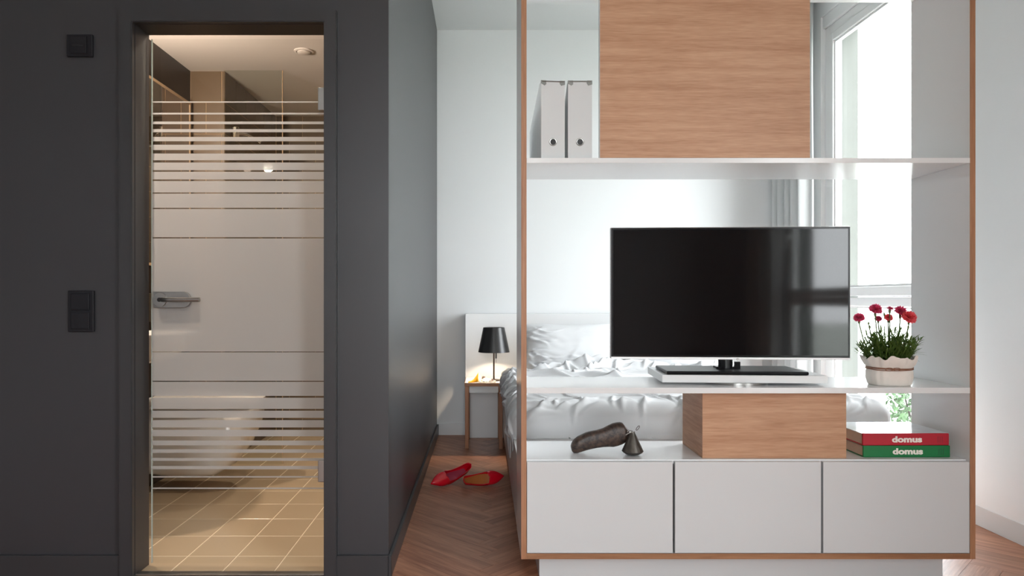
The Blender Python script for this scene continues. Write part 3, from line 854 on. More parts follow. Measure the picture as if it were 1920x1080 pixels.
# ------------------------------------------------------------------ wooden shoe last and iron cone
def n3(x, y, z): return noise.noise(Vector((x, y, z)))
M_LAST, nt, p = newmat('old_stained_wood')
N, L = nt.nodes, nt.links
tc = N.new('ShaderNodeTexCoord'); nz = N.new('ShaderNodeTexNoise'); nz.inputs['Scale'].default_value = 55; nz.inputs['Detail'].default_value = 8; nz.inputs['Roughness'].default_value = 0.7
L.new(tc.outputs['Object'], nz.inputs['Vector'])
cr = N.new('ShaderNodeValToRGB'); cr.color_ramp.elements[0].position = 0.38; cr.color_ramp.elements[0].color = rgb(24, 19, 18)
cr.color_ramp.elements[1].position = 0.72; cr.color_ramp.elements[1].color = rgb(92, 72, 60)
L.new(nz.outputs['Fac'], cr.inputs['Fac']); L.new(cr.outputs['Color'], p.inputs['Base Color']); p.inputs['Roughness'].default_value = 0.42
b = N.new('ShaderNodeBump'); b.inputs['Strength'].default_value = 0.4; b.inputs['Distance'].default_value = 0.002
L.new(nz.outputs['Fac'], b.inputs['Height']); L.new(b.outputs['Normal'], p.inputs['Normal'])
M_IRON = paint('worn_dark_iron', (0.10, 0.09, 0.078, 1), 0.38, 0.45, 40, 0.3, 90, metal=0.75)

LY = 2.715; LS = F / LY
def lx(px): return (px - 907) / LS
lx0 = lx(1125)
last = thing('shoe_last', 'old dark wooden shoe last lying on the low shelf', 'shoe last', (lx0, LY, Z_LOW + 0.0005))
# outline in crop pixels (x, top y, bottom y), 10.67 px per photo px, base at crop y 835
prof = [(222, 690, 740), (236, 640, 800), (262, 595, 828), (300, 555, 838), (360, 508, 832), (430, 475, 810), (520, 430, 782), (620, 402, 757), (740, 382, 733), (860, 345, 718), (980, 282, 713), (1060, 245, 716), (1140, 228, 697), (1210, 222, 672), (1245, 232, 655), (1290, 285, 630), (1350, 345, 595), (1400, 395, 560), (1435, 440, 520)]
rings = []
for i, (x, t_, b_) in enumerate(prof):
    X = (1050 + x / 10.667 - 1125) / LS
    zt = (835 - t_) / 10.667 / LS; zb = max(0.0, (835 - b_) / 10.667 / LS)
    f = i / (len(prof) - 1)
    half = 0.034 * (1 - 0.25 * math.sin(PI * min(1, f * 1.2))) * min(1.0, 0.45 + 2.2 * f) * min(1.0, 0.4 + 3.0 * (1 - f))
    ring = []
    for k in range(20):
        a = 2 * PI * k / 20
        c, s = math.cos(a), math.sin(a)
        ring.append((X, half * math.copysign(abs(c) ** 0.75, c), (zt + zb) / 2 + (zt - zb) / 2 * math.copysign(abs(s) ** 0.7, s)))
    rings.append(ring)
loft('last_body', rings, M_LAST, last, ang=60)
cx_ = lx(1183)
cone = thing('iron_cone', 'small worn iron cone weight tied to the wooden shoe last', 'weight', (cx_ - 0.002, LY - 0.04, Z_LOW + 0.0005))
lathe('cone_body', [(0.004, 0.0), (0.024, 0.003), (0.036, 0.010), (0.0405, 0.0155), (0.0395, 0.018), (0.034, 0.030), (0.024, 0.052), (0.014, 0.074), (0.009, 0.084), (0.008, 0.088)], M_IRON, cone, 36)
pts = []
for k in range(26):
    a = 2 * PI * k / 25
    pts.append((0.0105 * math.cos(a) - 0.010, 0.012 * math.sin(a), 0.088 + 0.003 * math.sin(a * 2)))
tie = tube('wire_loop', pts, 0.0013, M_CHROME, cone, 6)
tube('wire_strand', [(-0.030, -0.020, 0.079), (-0.02, -0.022, 0.086), (0.0, -0.014, 0.090), (0.008, -0.004, 0.088)], 0.0015, M_CHROME, cone, 6)
pts = []
for k in range(17):
    a = 2 * PI * k / 16
    u = 0.011 + 0.011 * (1 - math.cos(a)) ; v = 0.004 * math.sin(a)
    pts.append((0.006 + u * 0.55 - v * 0.7, -0.006, 0.086 + u * 0.75 + v * 0.55))
tube('wire_bow', pts, 0.0011, M_BRONZE, cone, 6)

# ------------------------------------------------------------------ potted carnation
PY = 2.675; PS = F / PY
pot = thing('potted_carnation', 'potted pink carnation wrapped in white paper and twine', 'potted plant', ((1667 - 907) / PS, PY, Z_TV + 0.0005), 0.0)
def translucent(m, f):
    nt = m.node_tree; N, L = nt.nodes, nt.links
    p = N['Principled BSDF']; out = N['Material Output']
    t = N.new('ShaderNodeBsdfTranslucent'); mx = N.new('ShaderNodeMixShader'); mx.inputs[0].default_value = f
    src = p.inputs['Base Color'].links[0].from_socket
    L.new(src, t.inputs['Color']); L.new(p.outputs[0], mx.inputs[1]); L.new(t.outputs[0], mx.inputs[2]); L.new(mx.outputs[0], out.inputs['Surface'])
    return m
M_PAPER = paint('white_bark_paper', rgb(226, 220, 212), 0.7, 0.10, 18, 0.5, 45)
M_TWINE = paint('brown_twine', rgb(140, 98, 76), 0.8, 0.15, 60)
M_LEAF = translucent(paint('carnation_leaf', rgb(84, 112, 46), 0.5, 0.35, 30), 0.22)
M_STEM = paint('carnation_stem', rgb(92, 112, 66), 0.5, 0.2, 30)
M_SOIL = paint('potting_soil', (0.03, 0.02, 0.012, 1), 0.9, 0.3, 60)
rings = []
n = 72
for z, rx, ry, ruff in ((0.0, 0.069, 0.054, 0.4), (0.006, 0.073, 0.058, 0.8), (0.03, 0.078, 0.062, 1.2), (0.052, 0.077, 0.061, 1.0), (0.060, 0.074, 0.058, 0.5), (0.066, 0.0745, 0.0585, 0.6), (0.078, 0.082, 0.065, 1.6), (0.092, 0.087, 0.070, 2.2), (0.106, 0.090, 0.073, 3.0)):
    ring = []
    for k in range(n):
        a = 2 * PI * k / n
        c, s = math.cos(a), math.sin(a)
        rr = 1 + ruff * 0.016 * (math.sin(9 * a + z * 30) + 0.7 * math.sin(17 * a + 1.3) + n3(3 * c, 3 * s, z * 20))
        zz = z + (0.005 * math.sin(7 * a + 0.7) + 0.005 * math.sin(13 * a) if ruff >= 3 else 0)
        e = 0.75
        ring.append((rx * rr * math.copysign(abs(c) ** e, c), ry * rr * math.copysign(abs(s) ** e, s), zz))
    rings.append(ring)
inner = [[(x * 0.96, y * 0.96, z - 0.001) for x, y, z in rings[-1]], [(x * 0.93, y * 0.93, 0.085) for x, y, z in rings[-2]], [(x * 0.93, y * 0.93, 0.075) for x, y, z in rings[-3]]]
loft('paper_wrap', rings + inner, M_PAPER, pot, ang=70)
lathe('soil', [(0.06, 0.074), (0.0615, 0.086), (0.02, 0.089)], M_SOIL, pot, 24)
bm = bmesh.new()
for dz, ph in ((0.0, 0), (0.0035, 1.0), (-0.003, 2.2)):
    pts = []
    for k in range(41):
        a = 2 * PI * k / 40
        c, s = math.cos(a), math.sin(a)
        pts.append((0.0775 * math.copysign(abs(c) ** 0.75, c) * 1.01, 0.0615 * math.copysign(abs(s) ** 0.75, s) * 1.01, 0.0625 + dz + 0.0015 * math.sin(2 * a + ph)))
    bm_tube(bm, pts, 0.0016, 6)
tw = from_bm('twine', bm, M_TWINE, pot)
bm = bmesh.new()
for sx, ln in ((-1, 0.030), (1, 0.026)):
    pts = []
    for k in range(15):
        a = 2 * PI * k / 14
        pts.append((-0.022 + sx * (ln / 2) * (1 - math.cos(a)), -0.064 - 0.003 * math.sin(a / 2), 0.064 + 0.005 * math.sin(a)))
    bm_tube(bm, pts, 0.0011, 6)
from_bm('bow', bm, M_TWINE, tw)
rnd = random.Random(5)
bm = bmesh.new()
def blade(bm, base, az, elev, ln, wd, curl):
    d = Vector((math.cos(az) * math.cos(elev), math.sin(az) * math.cos(elev), math.sin(elev)))
    side = d.cross(Vector((0, 0, 1))); side.normalize()
    p = Vector(base); prev = None
    m = 5
    for k in range(m + 1):
        t = k / m
        wdt = wd * (0.6 + 0.9 * t if t < 0.35 else 1.0) * (1 - t) ** 0.6 + 0.0002
        up = side.cross(d)
        vs = [bm.verts.new(p - side * wdt), bm.verts.new(p - up * wdt * 0.45), bm.verts.new(p + side * wdt)]
        if prev:
            bm.faces.new((prev[0], prev[1], vs[1], vs[0])); bm.faces.new((prev[1], prev[2], vs[2], vs[1]))
        prev = vs
        p = p + d * (ln / m)
        d = (d + Vector((0, 0, -curl / m)) ).normalized()
for i in range(120):
    a = rnd.uniform(0, 2 * PI); r = math.sqrt(rnd.random())
    base = Vector((0.066 * r * math.cos(a), 0.048 * r * math.sin(a), 0.085))
    tip = base + Vector((0.045 * r * math.cos(a) + rnd.gauss(0, .008), 0.04 * r * math.sin(a) + rnd.gauss(0, .008), rnd.uniform(0.075, 0.150) * (1.0 - 0.42 * r)))
    bm_tube(bm, [base, (base + tip) / 2 + Vector((0, 0, 0.006)), tip], [0.0016, 0.0014, 0.0006], 5, False)
    nn = 11
    for q in range(nn):
        f = 0.08 + 0.92 * q / (nn - 1)
        az = a * 0.3 + q * 2.4 + rnd.uniform(-0.5, 0.5)
        blade(bm, base.lerp(tip, f), az, rnd.uniform(0.15, 0.9) + 0.3 * f, rnd.uniform(0.030, 0.052) * (1.05 - 0.35 * f), rnd.uniform(0.0024, 0.0040), rnd.uniform(0.0, 0.9))
for (a, ln, e) in ((0.05, 0.085, 0.15), (-0.15, 0.075, 0.3), (3.2, 0.07, 0.2), (0.2, 0.07, -0.25)):
    blade(bm, (0.05 * math.cos(a), -0.02, 0.115), a, e, ln, 0.0022, 0.5)
fol = from_bm('foliage', bm, M_LEAF, pot); fol['kind'] = 'stuff'
def petals(bm, c, R, tilt, seed):
    rr = random.Random(seed)
    rot = Euler(tilt).to_matrix()
    for ring_, (n_, el, ln) in enumerate(((9, -0.05, 1.0), (9, 0.35, 1.0), (8, 0.75, 0.98), (6, 1.1, 0.92), (4, 1.4, 0.85))):
        for k in range(n_):
            az = 2 * PI * (k + rr.random() * 0.6) / n_
            d = Vector((math.cos(az) * math.cos(el), math.sin(az) * math.cos(el), math.sin(el)))
            sd_ = Vector((-math.sin(az), math.cos(az), 0))
            prev = None
            for q in range(4):
                t = q / 3
                wd = R * (0.12 + 0.42 * t)
                base = d * (R * ln * t) + Vector((0, 0, 0.10 * R * math.sin(t * PI)))
                vs = []
                for j in range(6):
                    u = j / 5 * 2 - 1
                    jag = (0.16 * R * (1 if j % 2 else -0.4) * rr.uniform(0.5, 1.2)) if q == 3 else 0
                    vs.append(bm.verts.new(Vector(c) + rot @ (base + sd_ * (u * wd) + d * (jag - 0.12 * R * u * u * t) + Vector((0, 0, 1)) * (0.10 * R * t * math.sin(u * 6 + k)))))
                if prev:
                    for j in range(5): bm.faces.new((prev[j], prev[j + 1], vs[j + 1], vs[j]))
                prev = vs
M_PINKS = [translucent(paint('deep_pink_petal', rgb(222, 84, 124), 0.6, 0.15, 60), 0.4), translucent(paint('coral_pink_petal', rgb(240, 104, 112), 0.6, 0.12, 60), 0.4)]
fl = [(1611, 597, 0.0, 0.0160, 0, (0.5, -0.35, 0)), (1641, 582, 0.0, 0.0195, 0, (0.5, 0.1, 0)), (1671, 581, 0.01, 0.0105, 0, (0.2, 0.5, 0)),
      (1692, 586, 0.015, 0.0195, 0, (0.4, 0.2, 0)), (1697, 596, -0.022, 0.0215, 1, (0.75, 0.15, 0)), (1671, 597, 0.02, 0.0135, 1, (0.6, 0.0, 0)), (1655, 599, 0.03, 0.011, 0, (0.5, -0.2, 0))]
for i, (px, py, dy, R, mi_, tl) in enumerate(fl):
    c = Vector(((px - 1667) / PS, dy, CH + (560 - py) / PS - Z_TV))
    R *= 1.18
    bm = bmesh.new(); petals(bm, c, R, tl, i)
    f = from_bm('flower', bm, M_PINKS[mi_], pot)
    bm = bmesh.new()
    root = Vector((c.x * 0.55, c.y * 0.5, 0.09))
    mid = (root + c) / 2 + Vector((c.x * 0.10, 0, 0.004))
    cal = c - Vector((0, 0, 1)) * R * 0.9
    bm_tube(bm, [root, mid, cal - Vector((0, 0, 0.004)), cal, c], [0.0022, 0.0022, 0.0024, 0.0045, 0.0052], 8)
    from_bm('stem', bm, M_STEM, f)
for px, py in ((1655, 588), (1626, 605), (1628, 612), (1700, 612)):
    c = Vector(((px - 1667) / PS, -0.01, CH + (560 - py) / PS - Z_TV))
    bm = bmesh.new()
    bm_tube(bm, [Vector((c.x * 0.6, 0, 0.09)), c * 0.5 + Vector((c.x * 0.3, 0, 0.046)), c - Vector((0, 0, 0.010)), c - Vector((0, 0, 0.003)), c + Vector((0, 0, 0.005))], [0.0012, 0.0012, 0.0016, 0.0042, 0.0012], 8)
    from_bm('bud', bm, M_STEM, pot)

# ------------------------------------------------------------------ bed
HBY = 5.352
BX0, BX1 = 0.137, 1.86
bed = thing('bed', 'pale platform bed with a tall white headboard behind the shelf unit', 'bed', (BX0, YC + CD + 0.003, 0.0))
by0 = YC + CD + 0.003
def bb(nm, x0, x1, y0, y1, z0, z1, mat, bev=0.0): return box(nm, x0 - BX0, x1 - BX0, y0 - by0, y1 - by0, z0, z1, mat, bed, bev)
bb('platform', BX0, BX1, by0, HBY - 0.001, 0.105, 0.40, M_BEDGREY, 0.002)
bb('platform_plinth', BX0 + 0.07, BX1 - 0.07, by0 + 0.01, HBY - 0.001, 0.0005, 0.1045, M_BEDGREY)
bb('headboard', -0.14, 2.1, HBY, YB - 0.013, 0.0008, 0.937, M_LACQ, 0.003)
bb('mattress', BX0 + 0.035, BX1 - 0.04, 3.34, HBY - 0.005, 0.4005, 0.50, M_LINEN, 0.03)

def ridg(x, y, z=0.0):
    return 1.0 - min(1.0, abs(noise.noise(Vector((x, y, z)))) * 2.2)
# fold strokes: smooth ridges of limited length laid over a sheet
def folds(U, V, strokes):
    H = np.zeros_like(U)
    for (cu, cv, ang, ln, wd, amp, bend) in strokes:
        du, dv_ = U - cu, V - cv
        p = du * math.cos(ang) + dv_ * math.sin(ang)
        q = -du * math.sin(ang) + dv_ * math.cos(ang) + bend * p * p
        m = (np.abs(p) < ln) & (np.abs(q) < wd * 4)
        if not m.any(): continue
        t = np.clip(1 - (p[m] / ln) ** 2, 0, 1)
        k = q[m] / (wd * (0.55 + 0.45 * t))
        H[m] += amp * t ** 1.2 * (np.exp(-k * k) - 0.55 * np.exp(-((k - 1.7) / 1.3) ** 2))
    return H
# duvet: one draped sheet
DX_0, DX_1 = BX0 + 0.06, BX1 - 0.03
DY_0, DY_1 = 3.36, 4.96
ZT = 0.548
NU, NV = 300, 280
HL, HR, HF = 0.30, 0.26, 0.27
R_ = 0.07
rnd = random.Random(21)
us = np.linspace(-HL, DX_1 - DX_0 + HR, NU + 1); vs_ = np.linspace(-HF, DY_1 - DY_0, NV + 1)
U, V = np.meshgrid(us, vs_)
WDT, LEN = DX_1 - DX_0, DY_1 - DY_0
st = []
for i in range(70):      # long creases across the bed
    st.append((rnd.uniform(-0.1, WDT), rnd.uniform(0.02, LEN), rnd.gauss(-0.18, 0.22), rnd.uniform(0.18, 0.55), rnd.uniform(0.014, 0.032), rnd.uniform(0.010, 0.024), rnd.gauss(0, 0.5)))
for i in range(70):      # shorter crossing creases
    st.append((rnd.uniform(-0.1, WDT), rnd.uniform(0.02, LEN), rnd.gauss(-0.5, 0.6), rnd.uniform(0.08, 0.22), rnd.uniform(0.008, 0.018), rnd.uniform(0.006, 0.013), rnd.gauss(0, 1.5)))
for i in range(46):      # gathers running over the front edge
    st.append((rnd.uniform(-0.05, WDT), rnd.uniform(-0.06, 0.06), PI / 2 + rnd.gauss(-0.45, 0.30), rnd.uniform(0.06, 0.14), rnd.uniform(0.008, 0.016), rnd.uniform(0.008, 0.016), rnd.gauss(0, 2.0)))
for i in range(60):      # folds down the left side
    st.append((rnd.uniform(-0.24, 0.06), rnd.uniform(-0.1, LEN), rnd.gauss(0.0, 0.5), rnd.uniform(0.07, 0.20), rnd.uniform(0.010, 0.022), rnd.uniform(0.010, 0.020), rnd.gauss(0, 2.0)))
for i in range(26):      # crumpled end below the pillow
    st.append((rnd.uniform(0.15, WDT), rnd.uniform(LEN - 0.28, LEN), rnd.gauss(0.9, 0.7), rnd.uniform(0.08, 0.25), rnd.uniform(0.012, 0.026), rnd.uniform(0.012, 0.026), rnd.gauss(0, 2.0)))
HF_ = folds(U, V, st)
for (cu, cv, su, sv, am) in ((0.56, LEN - 0.09, 0.19, 0.075, 0.085), (0.26, LEN - 0.10, 0.10, 0.06, 0.05), (0.95, LEN - 0.12, 0.16, 0.07, 0.05), (1.35, LEN - 0.15, 0.2, 0.1, 0.045)):
    HF_ += am * np.exp(-((U - cu) / su) ** 4 - ((V - cv) / sv) ** 2)
vs, fs = [], []
for j in range(NV + 1):
    vv = vs_[j]
    for i in range(NU + 1):
        uu = us[i]
        y_ = DY_0 + max(vv, 0); x_ = DX_0 + min(max(uu, 0), WDT)
        tipl = 0.17 + 0.05 * noise.noise(Vector((y_ * 2.3, 3.1, 0))) + 0.17 * math.exp(-((y_ - 3.62) / 0.09) ** 2) + 0.05 * max(0, y_ - 4.2)
        ox = -uu / HL * tipl if uu < 0 else max(0, uu - WDT) / HR * 0.22
        sx = -1 if uu < 0 else 1
        oy = -vv if vv < 0 else 0.0
        d = math.hypot(ox, oy)
        if d > 1e-9: dx, dy = sx * ox / d, -oy / d
        else: dx = dy = 0.0
        t = min(d / R_, PI / 2)
        outw = R_ * math.sin(t); drop = R_ * (1 - math.cos(t)) + max(0.0, d - R_ * PI / 2)
        h = HF_[j, i] + 0.022 * noise.noise(Vector((uu * 1.8, vv * 2.6, 1.0))) + 0.005 * noise.noise(Vector((uu * 7, vv * 9, 3.0)))
        side = math.sin(t) ** 2
        puff = 0.02 * min(1, max(0, min(uu + 0.05, 0.3)) / 0.3)
        X = x_ + dx * (outw + h * side)
        Y = y_ + dy * (outw + h * side * 0.8 + 0.012 * math.sin(PI * min(1, drop / 0.15)))
        Z = ZT + puff - drop + h * (1 - side)
        if dx or dy:
            if oy > ox or sx > 0: Z = max(Z, 0.4012)
            elif Z < 0.415: X = min(X, BX0 - 0.004)
        vs.append((X - DX_0, Y - DY_0, Z))
for j in range(NV):
    for i in range(NU):
        a = j * (NU + 1) + i
        fs.append((a, a + 1, a + NU + 2, a + NU + 1))
me = bpy.data.meshes.new('duvet'); me.from_pydata(vs, [], fs)
dv = link('duvet', me, M_LINEN, None, True)
dv.location = (DX_0, DY_0, 0)
sm = dv.modifiers.new('thickness', 'SOLIDIFY'); sm.thickness = 0.012; sm.offset = -1
tag(dv, 'crumpled white duvet spread over the bed', 'duvet')

def pillow(x, y, z, w_, h_, t_, tilt, label, seed, rz=0.0):
    n = 70
    vs, fs = [], []
    rr = random.Random(int(seed * 10))
    g = np.linspace(-1, 1, n + 1); PU, PV = np.meshgrid(g, g)
    st = [(rr.uniform(-0.95, -0.45), rr.uniform(-0.8, 0.85), rr.gauss(-0.25, 0.35), rr.uniform(0.2, 0.45), rr.uniform(0.03, 0.06), rr.uniform(0.006, 0.013), rr.gauss(0, 0.8)) for q in range(26)]
    st += [(rr.uniform(-0.6, 0.9), rr.uniform(-0.9, -0.4), rr.gauss(0.2, 0.5), rr.uniform(0.2, 0.5), rr.uniform(0.04, 0.08), rr.uniform(0.003, 0.006), 0.2) for q in range(12)]
    PH = folds(PU, PV, st)
    for side in (1, -1):
        for j in range(n + 1):
            for i in range(n + 1):
                u, v = i / n * 2 - 1, j / n * 2 - 1
                e = max(0.0, (1 - abs(u) ** 3.2)) ** 0.55 * max(0.0, (1 - abs(v) ** 3.0)) ** 0.55
                px_ = u * w_ / 2 * (1 - 0.05 * (1 - abs(v)) ** 1) ; pz_ = v * h_ / 2 * (1 - 0.07 * (1 - abs(u)))
                wr = PH[j, i] + 0.003 * noise.noise(Vector((u * 5, v * 5, seed)))
                vs.append((px_, -side * (t_ / 2 * e + wr * min(1, e * 2)), pz_ + h_ / 2))
    N1 = n + 1
    for s in (0, 1):
        o_ = s * N1 * N1
        for j in range(n):
            for i in range(n):
                a = o_ + j * N1 + i
                q = (a, a + 1, a + N1 + 1, a + N1)
                fs.append(q if s == 0 else tuple(reversed(q)))
    me = bpy.data.meshes.new('pillow'); me.from_pydata(vs, [], fs)
    bm = bmesh.new(); bm.from_mesh(me); bmesh.ops.remove_doubles(bm, verts=bm.verts[:], dist=1e-5); bm.to_mesh(me); bm.free()
    o = link('pillow', me, M_LINEN, None, True)
    o.location = (x, y, z); o.rotation_euler = (tilt, 0, rz)
    tag(o, label, 'pillow', 'bed pillows')
    return o
pillow(0.615, 4.99, 0.50, 0.66, 0.42, 0.15, -0.50, 'white pillow leaning on the headboard near the lamp', 1.3)
pillow(1.36, 5.02, 0.50, 0.66, 0.40, 0.15, -0.52, 'white pillow behind the television', 4.1)

# ------------------------------------------------------------------ night table, lamp, magazine
NY0, NY1 = 4.955, 5.345
NX0, NX1 = -0.131, 0.132
ns = thing('night_table', 'small white topped bedside table with oak legs', 'bedside table', (NX0, NY0, 0.0))
nw, nd = NX1 - NX0, NY1 - NY0
box('table_top', 0, nw, 0.003, nd, 0.444, 0.462, M_LACQ, ns, 0.001)
box('oak_front_edge', 0, nw, 0, 0.0028, 0.438, 0.462, M_OAKBX, ns, 0.0005)
box('oak_side_edge', -0.003, -0.0002, 0, nd, 0.438, 0.462, M_OAKY, ns, 0.0005)
for lx_ in (0.0, nw - 0.026):
    for ly_ in (0.0035, nd - 0.026):
        box('leg', lx_, lx_ + 0.026, ly_, ly_ + 0.025, 0.0005, 0.4435, M_OAKZ, ns, 0.002)
box('drawer_front', 0.03, nw - 0.03, 0.012, 0.024, 0.392, 0.4425, M_LACQM, ns, 0.001)
box('drawer_tray', 0.03, nw - 0.03, 0.0245, nd - 0.03, 0.394, 0.4425, M_LACQM, ns)
LYY = 5.11
lamp = thing('table_lamp', 'table lamp with tapered black shade on the bedside table', 'lamp', ((926 - 907) * LYY / F, LYY, 0.4625))
lz = lambda py: CH + (560 - py) * LYY / F - 0.4625
lathe('base', [(0.055, 0.0), (0.055, 0.006), (0.012, 0.012)], M_BRONZE, lamp, 32)
tube('stem', [(0, 0, 0.010), (0, 0, lz(628))], 0.0062, M_BRONZE, lamp, 14)
rb, rt = 29.5 * LYY / F, 20.0 * LYY / F
zb, zt = lz(660), lz(614)
lathe('shade', [(rb, zb), (rt, zt), (rt - 0.002, zt), (rb - 0.002, zb)], M_SHADE, lamp, 48, cap=False)
# close the rim ring
lathe('shade_ring', [(rt - 0.0025, zt - 0.004), (0.008, zt - 0.010), (0.008, zt - 0.012), (rt - 0.0025, zt - 0.006)], M_BRONZE, lamp, 24, cap=False)
tube('lamp_socket', [(0, 0, lz(627)), (0, 0, lz(619))], 0.010, M_BRONZE, lamp, 16)
tube('pull_switch', [(0.016, -0.004, lz(672)), (0.016, -0.004, lz(650))], 0.0055, M_BLACKPL, lamp, 12)
tube('pull_chain', [(0.016, -0.004, lz(680)), (0.016, -0.004, lz(672))], 0.0012, M_BLACKPL, lamp, 6)
bz_ = 0.775 - 0.4625 - 0.028
bm = bmesh.new(); bmesh.ops.create_uvsphere(bm, u_segments=20, v_segments=12, radius=0.018)
for v in bm.verts: v.co.z += bz_ + 0.028; v.co.y += 0.02
from_bm('bulb', bm, M_BULB, lamp, True)
l = bpy.data.lights.new('bulb_light', 'POINT'); l.energy = 9.0; l.color = (1.0, 0.78, 0.56); l.shadow_soft_size = 0.018
lo_ = bpy.data.objects.new('bulb_light', l); C.objects.link(lo_); lo_.parent = lamp; lo_.location = (0, -0.012, bz_ + 0.022)

M_YEL = paint('yellow_magazine_cover', rgb(250, 176, 40), 0.35, 0.10, 20)
M_PAGE = paint('magazine_page', rgb(250, 238, 205), 0.5, 0.05, 20)
M_INK, nt, p = newmat('printed_page')
N, L = nt.nodes, nt.links
tc = N.new('ShaderNodeTexCoord'); vo = N.new('ShaderNodeTexNoise'); vo.inputs['Scale'].default_value = 26; vo.inputs['Detail'].default_value = 5; vo.inputs['Distortion'].default_value = 2.0
L.new(tc.outputs['Object'], vo.inputs['Vector'])
cr = N.new('ShaderNodeValToRGB'); cr.color_ramp.elements[0].position = 0.44; cr.color_ramp.elements[0].color = rgb(70, 54, 48)
cr.color_ramp.elements[1].position = 0.52; cr.color_ramp.elements[1].color = rgb(246, 236, 222)
L.new(vo.outputs['Fac'], cr.inputs['Fac']); L.new(cr.outputs['Color'], p.inputs['Base Color']); p.inputs['Roughness'].default_value = 0.4
mg = thing('open_magazine', 'open magazine with a raised yellow page under the lamp', 'magazine', (-0.115, 4.968, 0.4625))
def curved_sheet(nm, prof_, y0, y1, mat, th=0.0012, ff=0.12):
    # the near edge lies almost flat, the far edge is raised
    bm = bmesh.new()
    top = [[bm.verts.new((x, y, 0.0006 + (z - 0.0006) * f_ + th)) for x, z in prof_] for y, f_ in ((y0, ff), (y1, 1.0))]
    bot = [[bm.verts.new((x, y, 0.0006 + (z - 0.0006) * f_)) for x, z in prof_] for y, f_ in ((y0, ff), (y1, 1.0))]
    n = len(prof_)
    for k in range(n - 1):
        bm.faces.new((top[0][k], top[0][k + 1], top[1][k + 1], top[1][k]))
        bm.faces.new((bot[0][k], bot[1][k], bot[1][k + 1], bot[0][k + 1]))
        bm.faces.new((bot[0][k], bot[0][k + 1], top[0][k + 1], top[0][k])); bm.faces.new((bot[1][k], top[1][k], top[1][k + 1], bot[1][k + 1]))
    bm.faces.new((bot[0][0], top[0][0], top[1][0], bot[1][0])); bm.faces.new((bot[0][-1], bot[1][-1], top[1][-1], top[0][-1]))
    return from_bm(nm, bm, mat, mg, True)
peak = (0.078, 0.066)
curved_sheet('yellow_cover', [(0.006 + 0.072 * t, 0.0006 + 0.064 * t ** 2.1) for t in [k / 10 for k in range(11)]], 0.0, 0.080, M_YEL)
curved_sheet('raised_page', [(0.078 + 0.052 * t, 0.0006 + 0.064 * (1 - t) ** 2.2) for t in [k / 10 for k in range(11)]], 0.0, 0.080, M_PAGE)
curved_sheet('printed_page', [(0.09 + 0.112 * t, 0.002 + 0.040 * (1 - t) ** 0.9 * min(1, t * 8) + 0.002) for t in [k / 12 for k in range(13)]], 0.006, 0.084, M_INK)

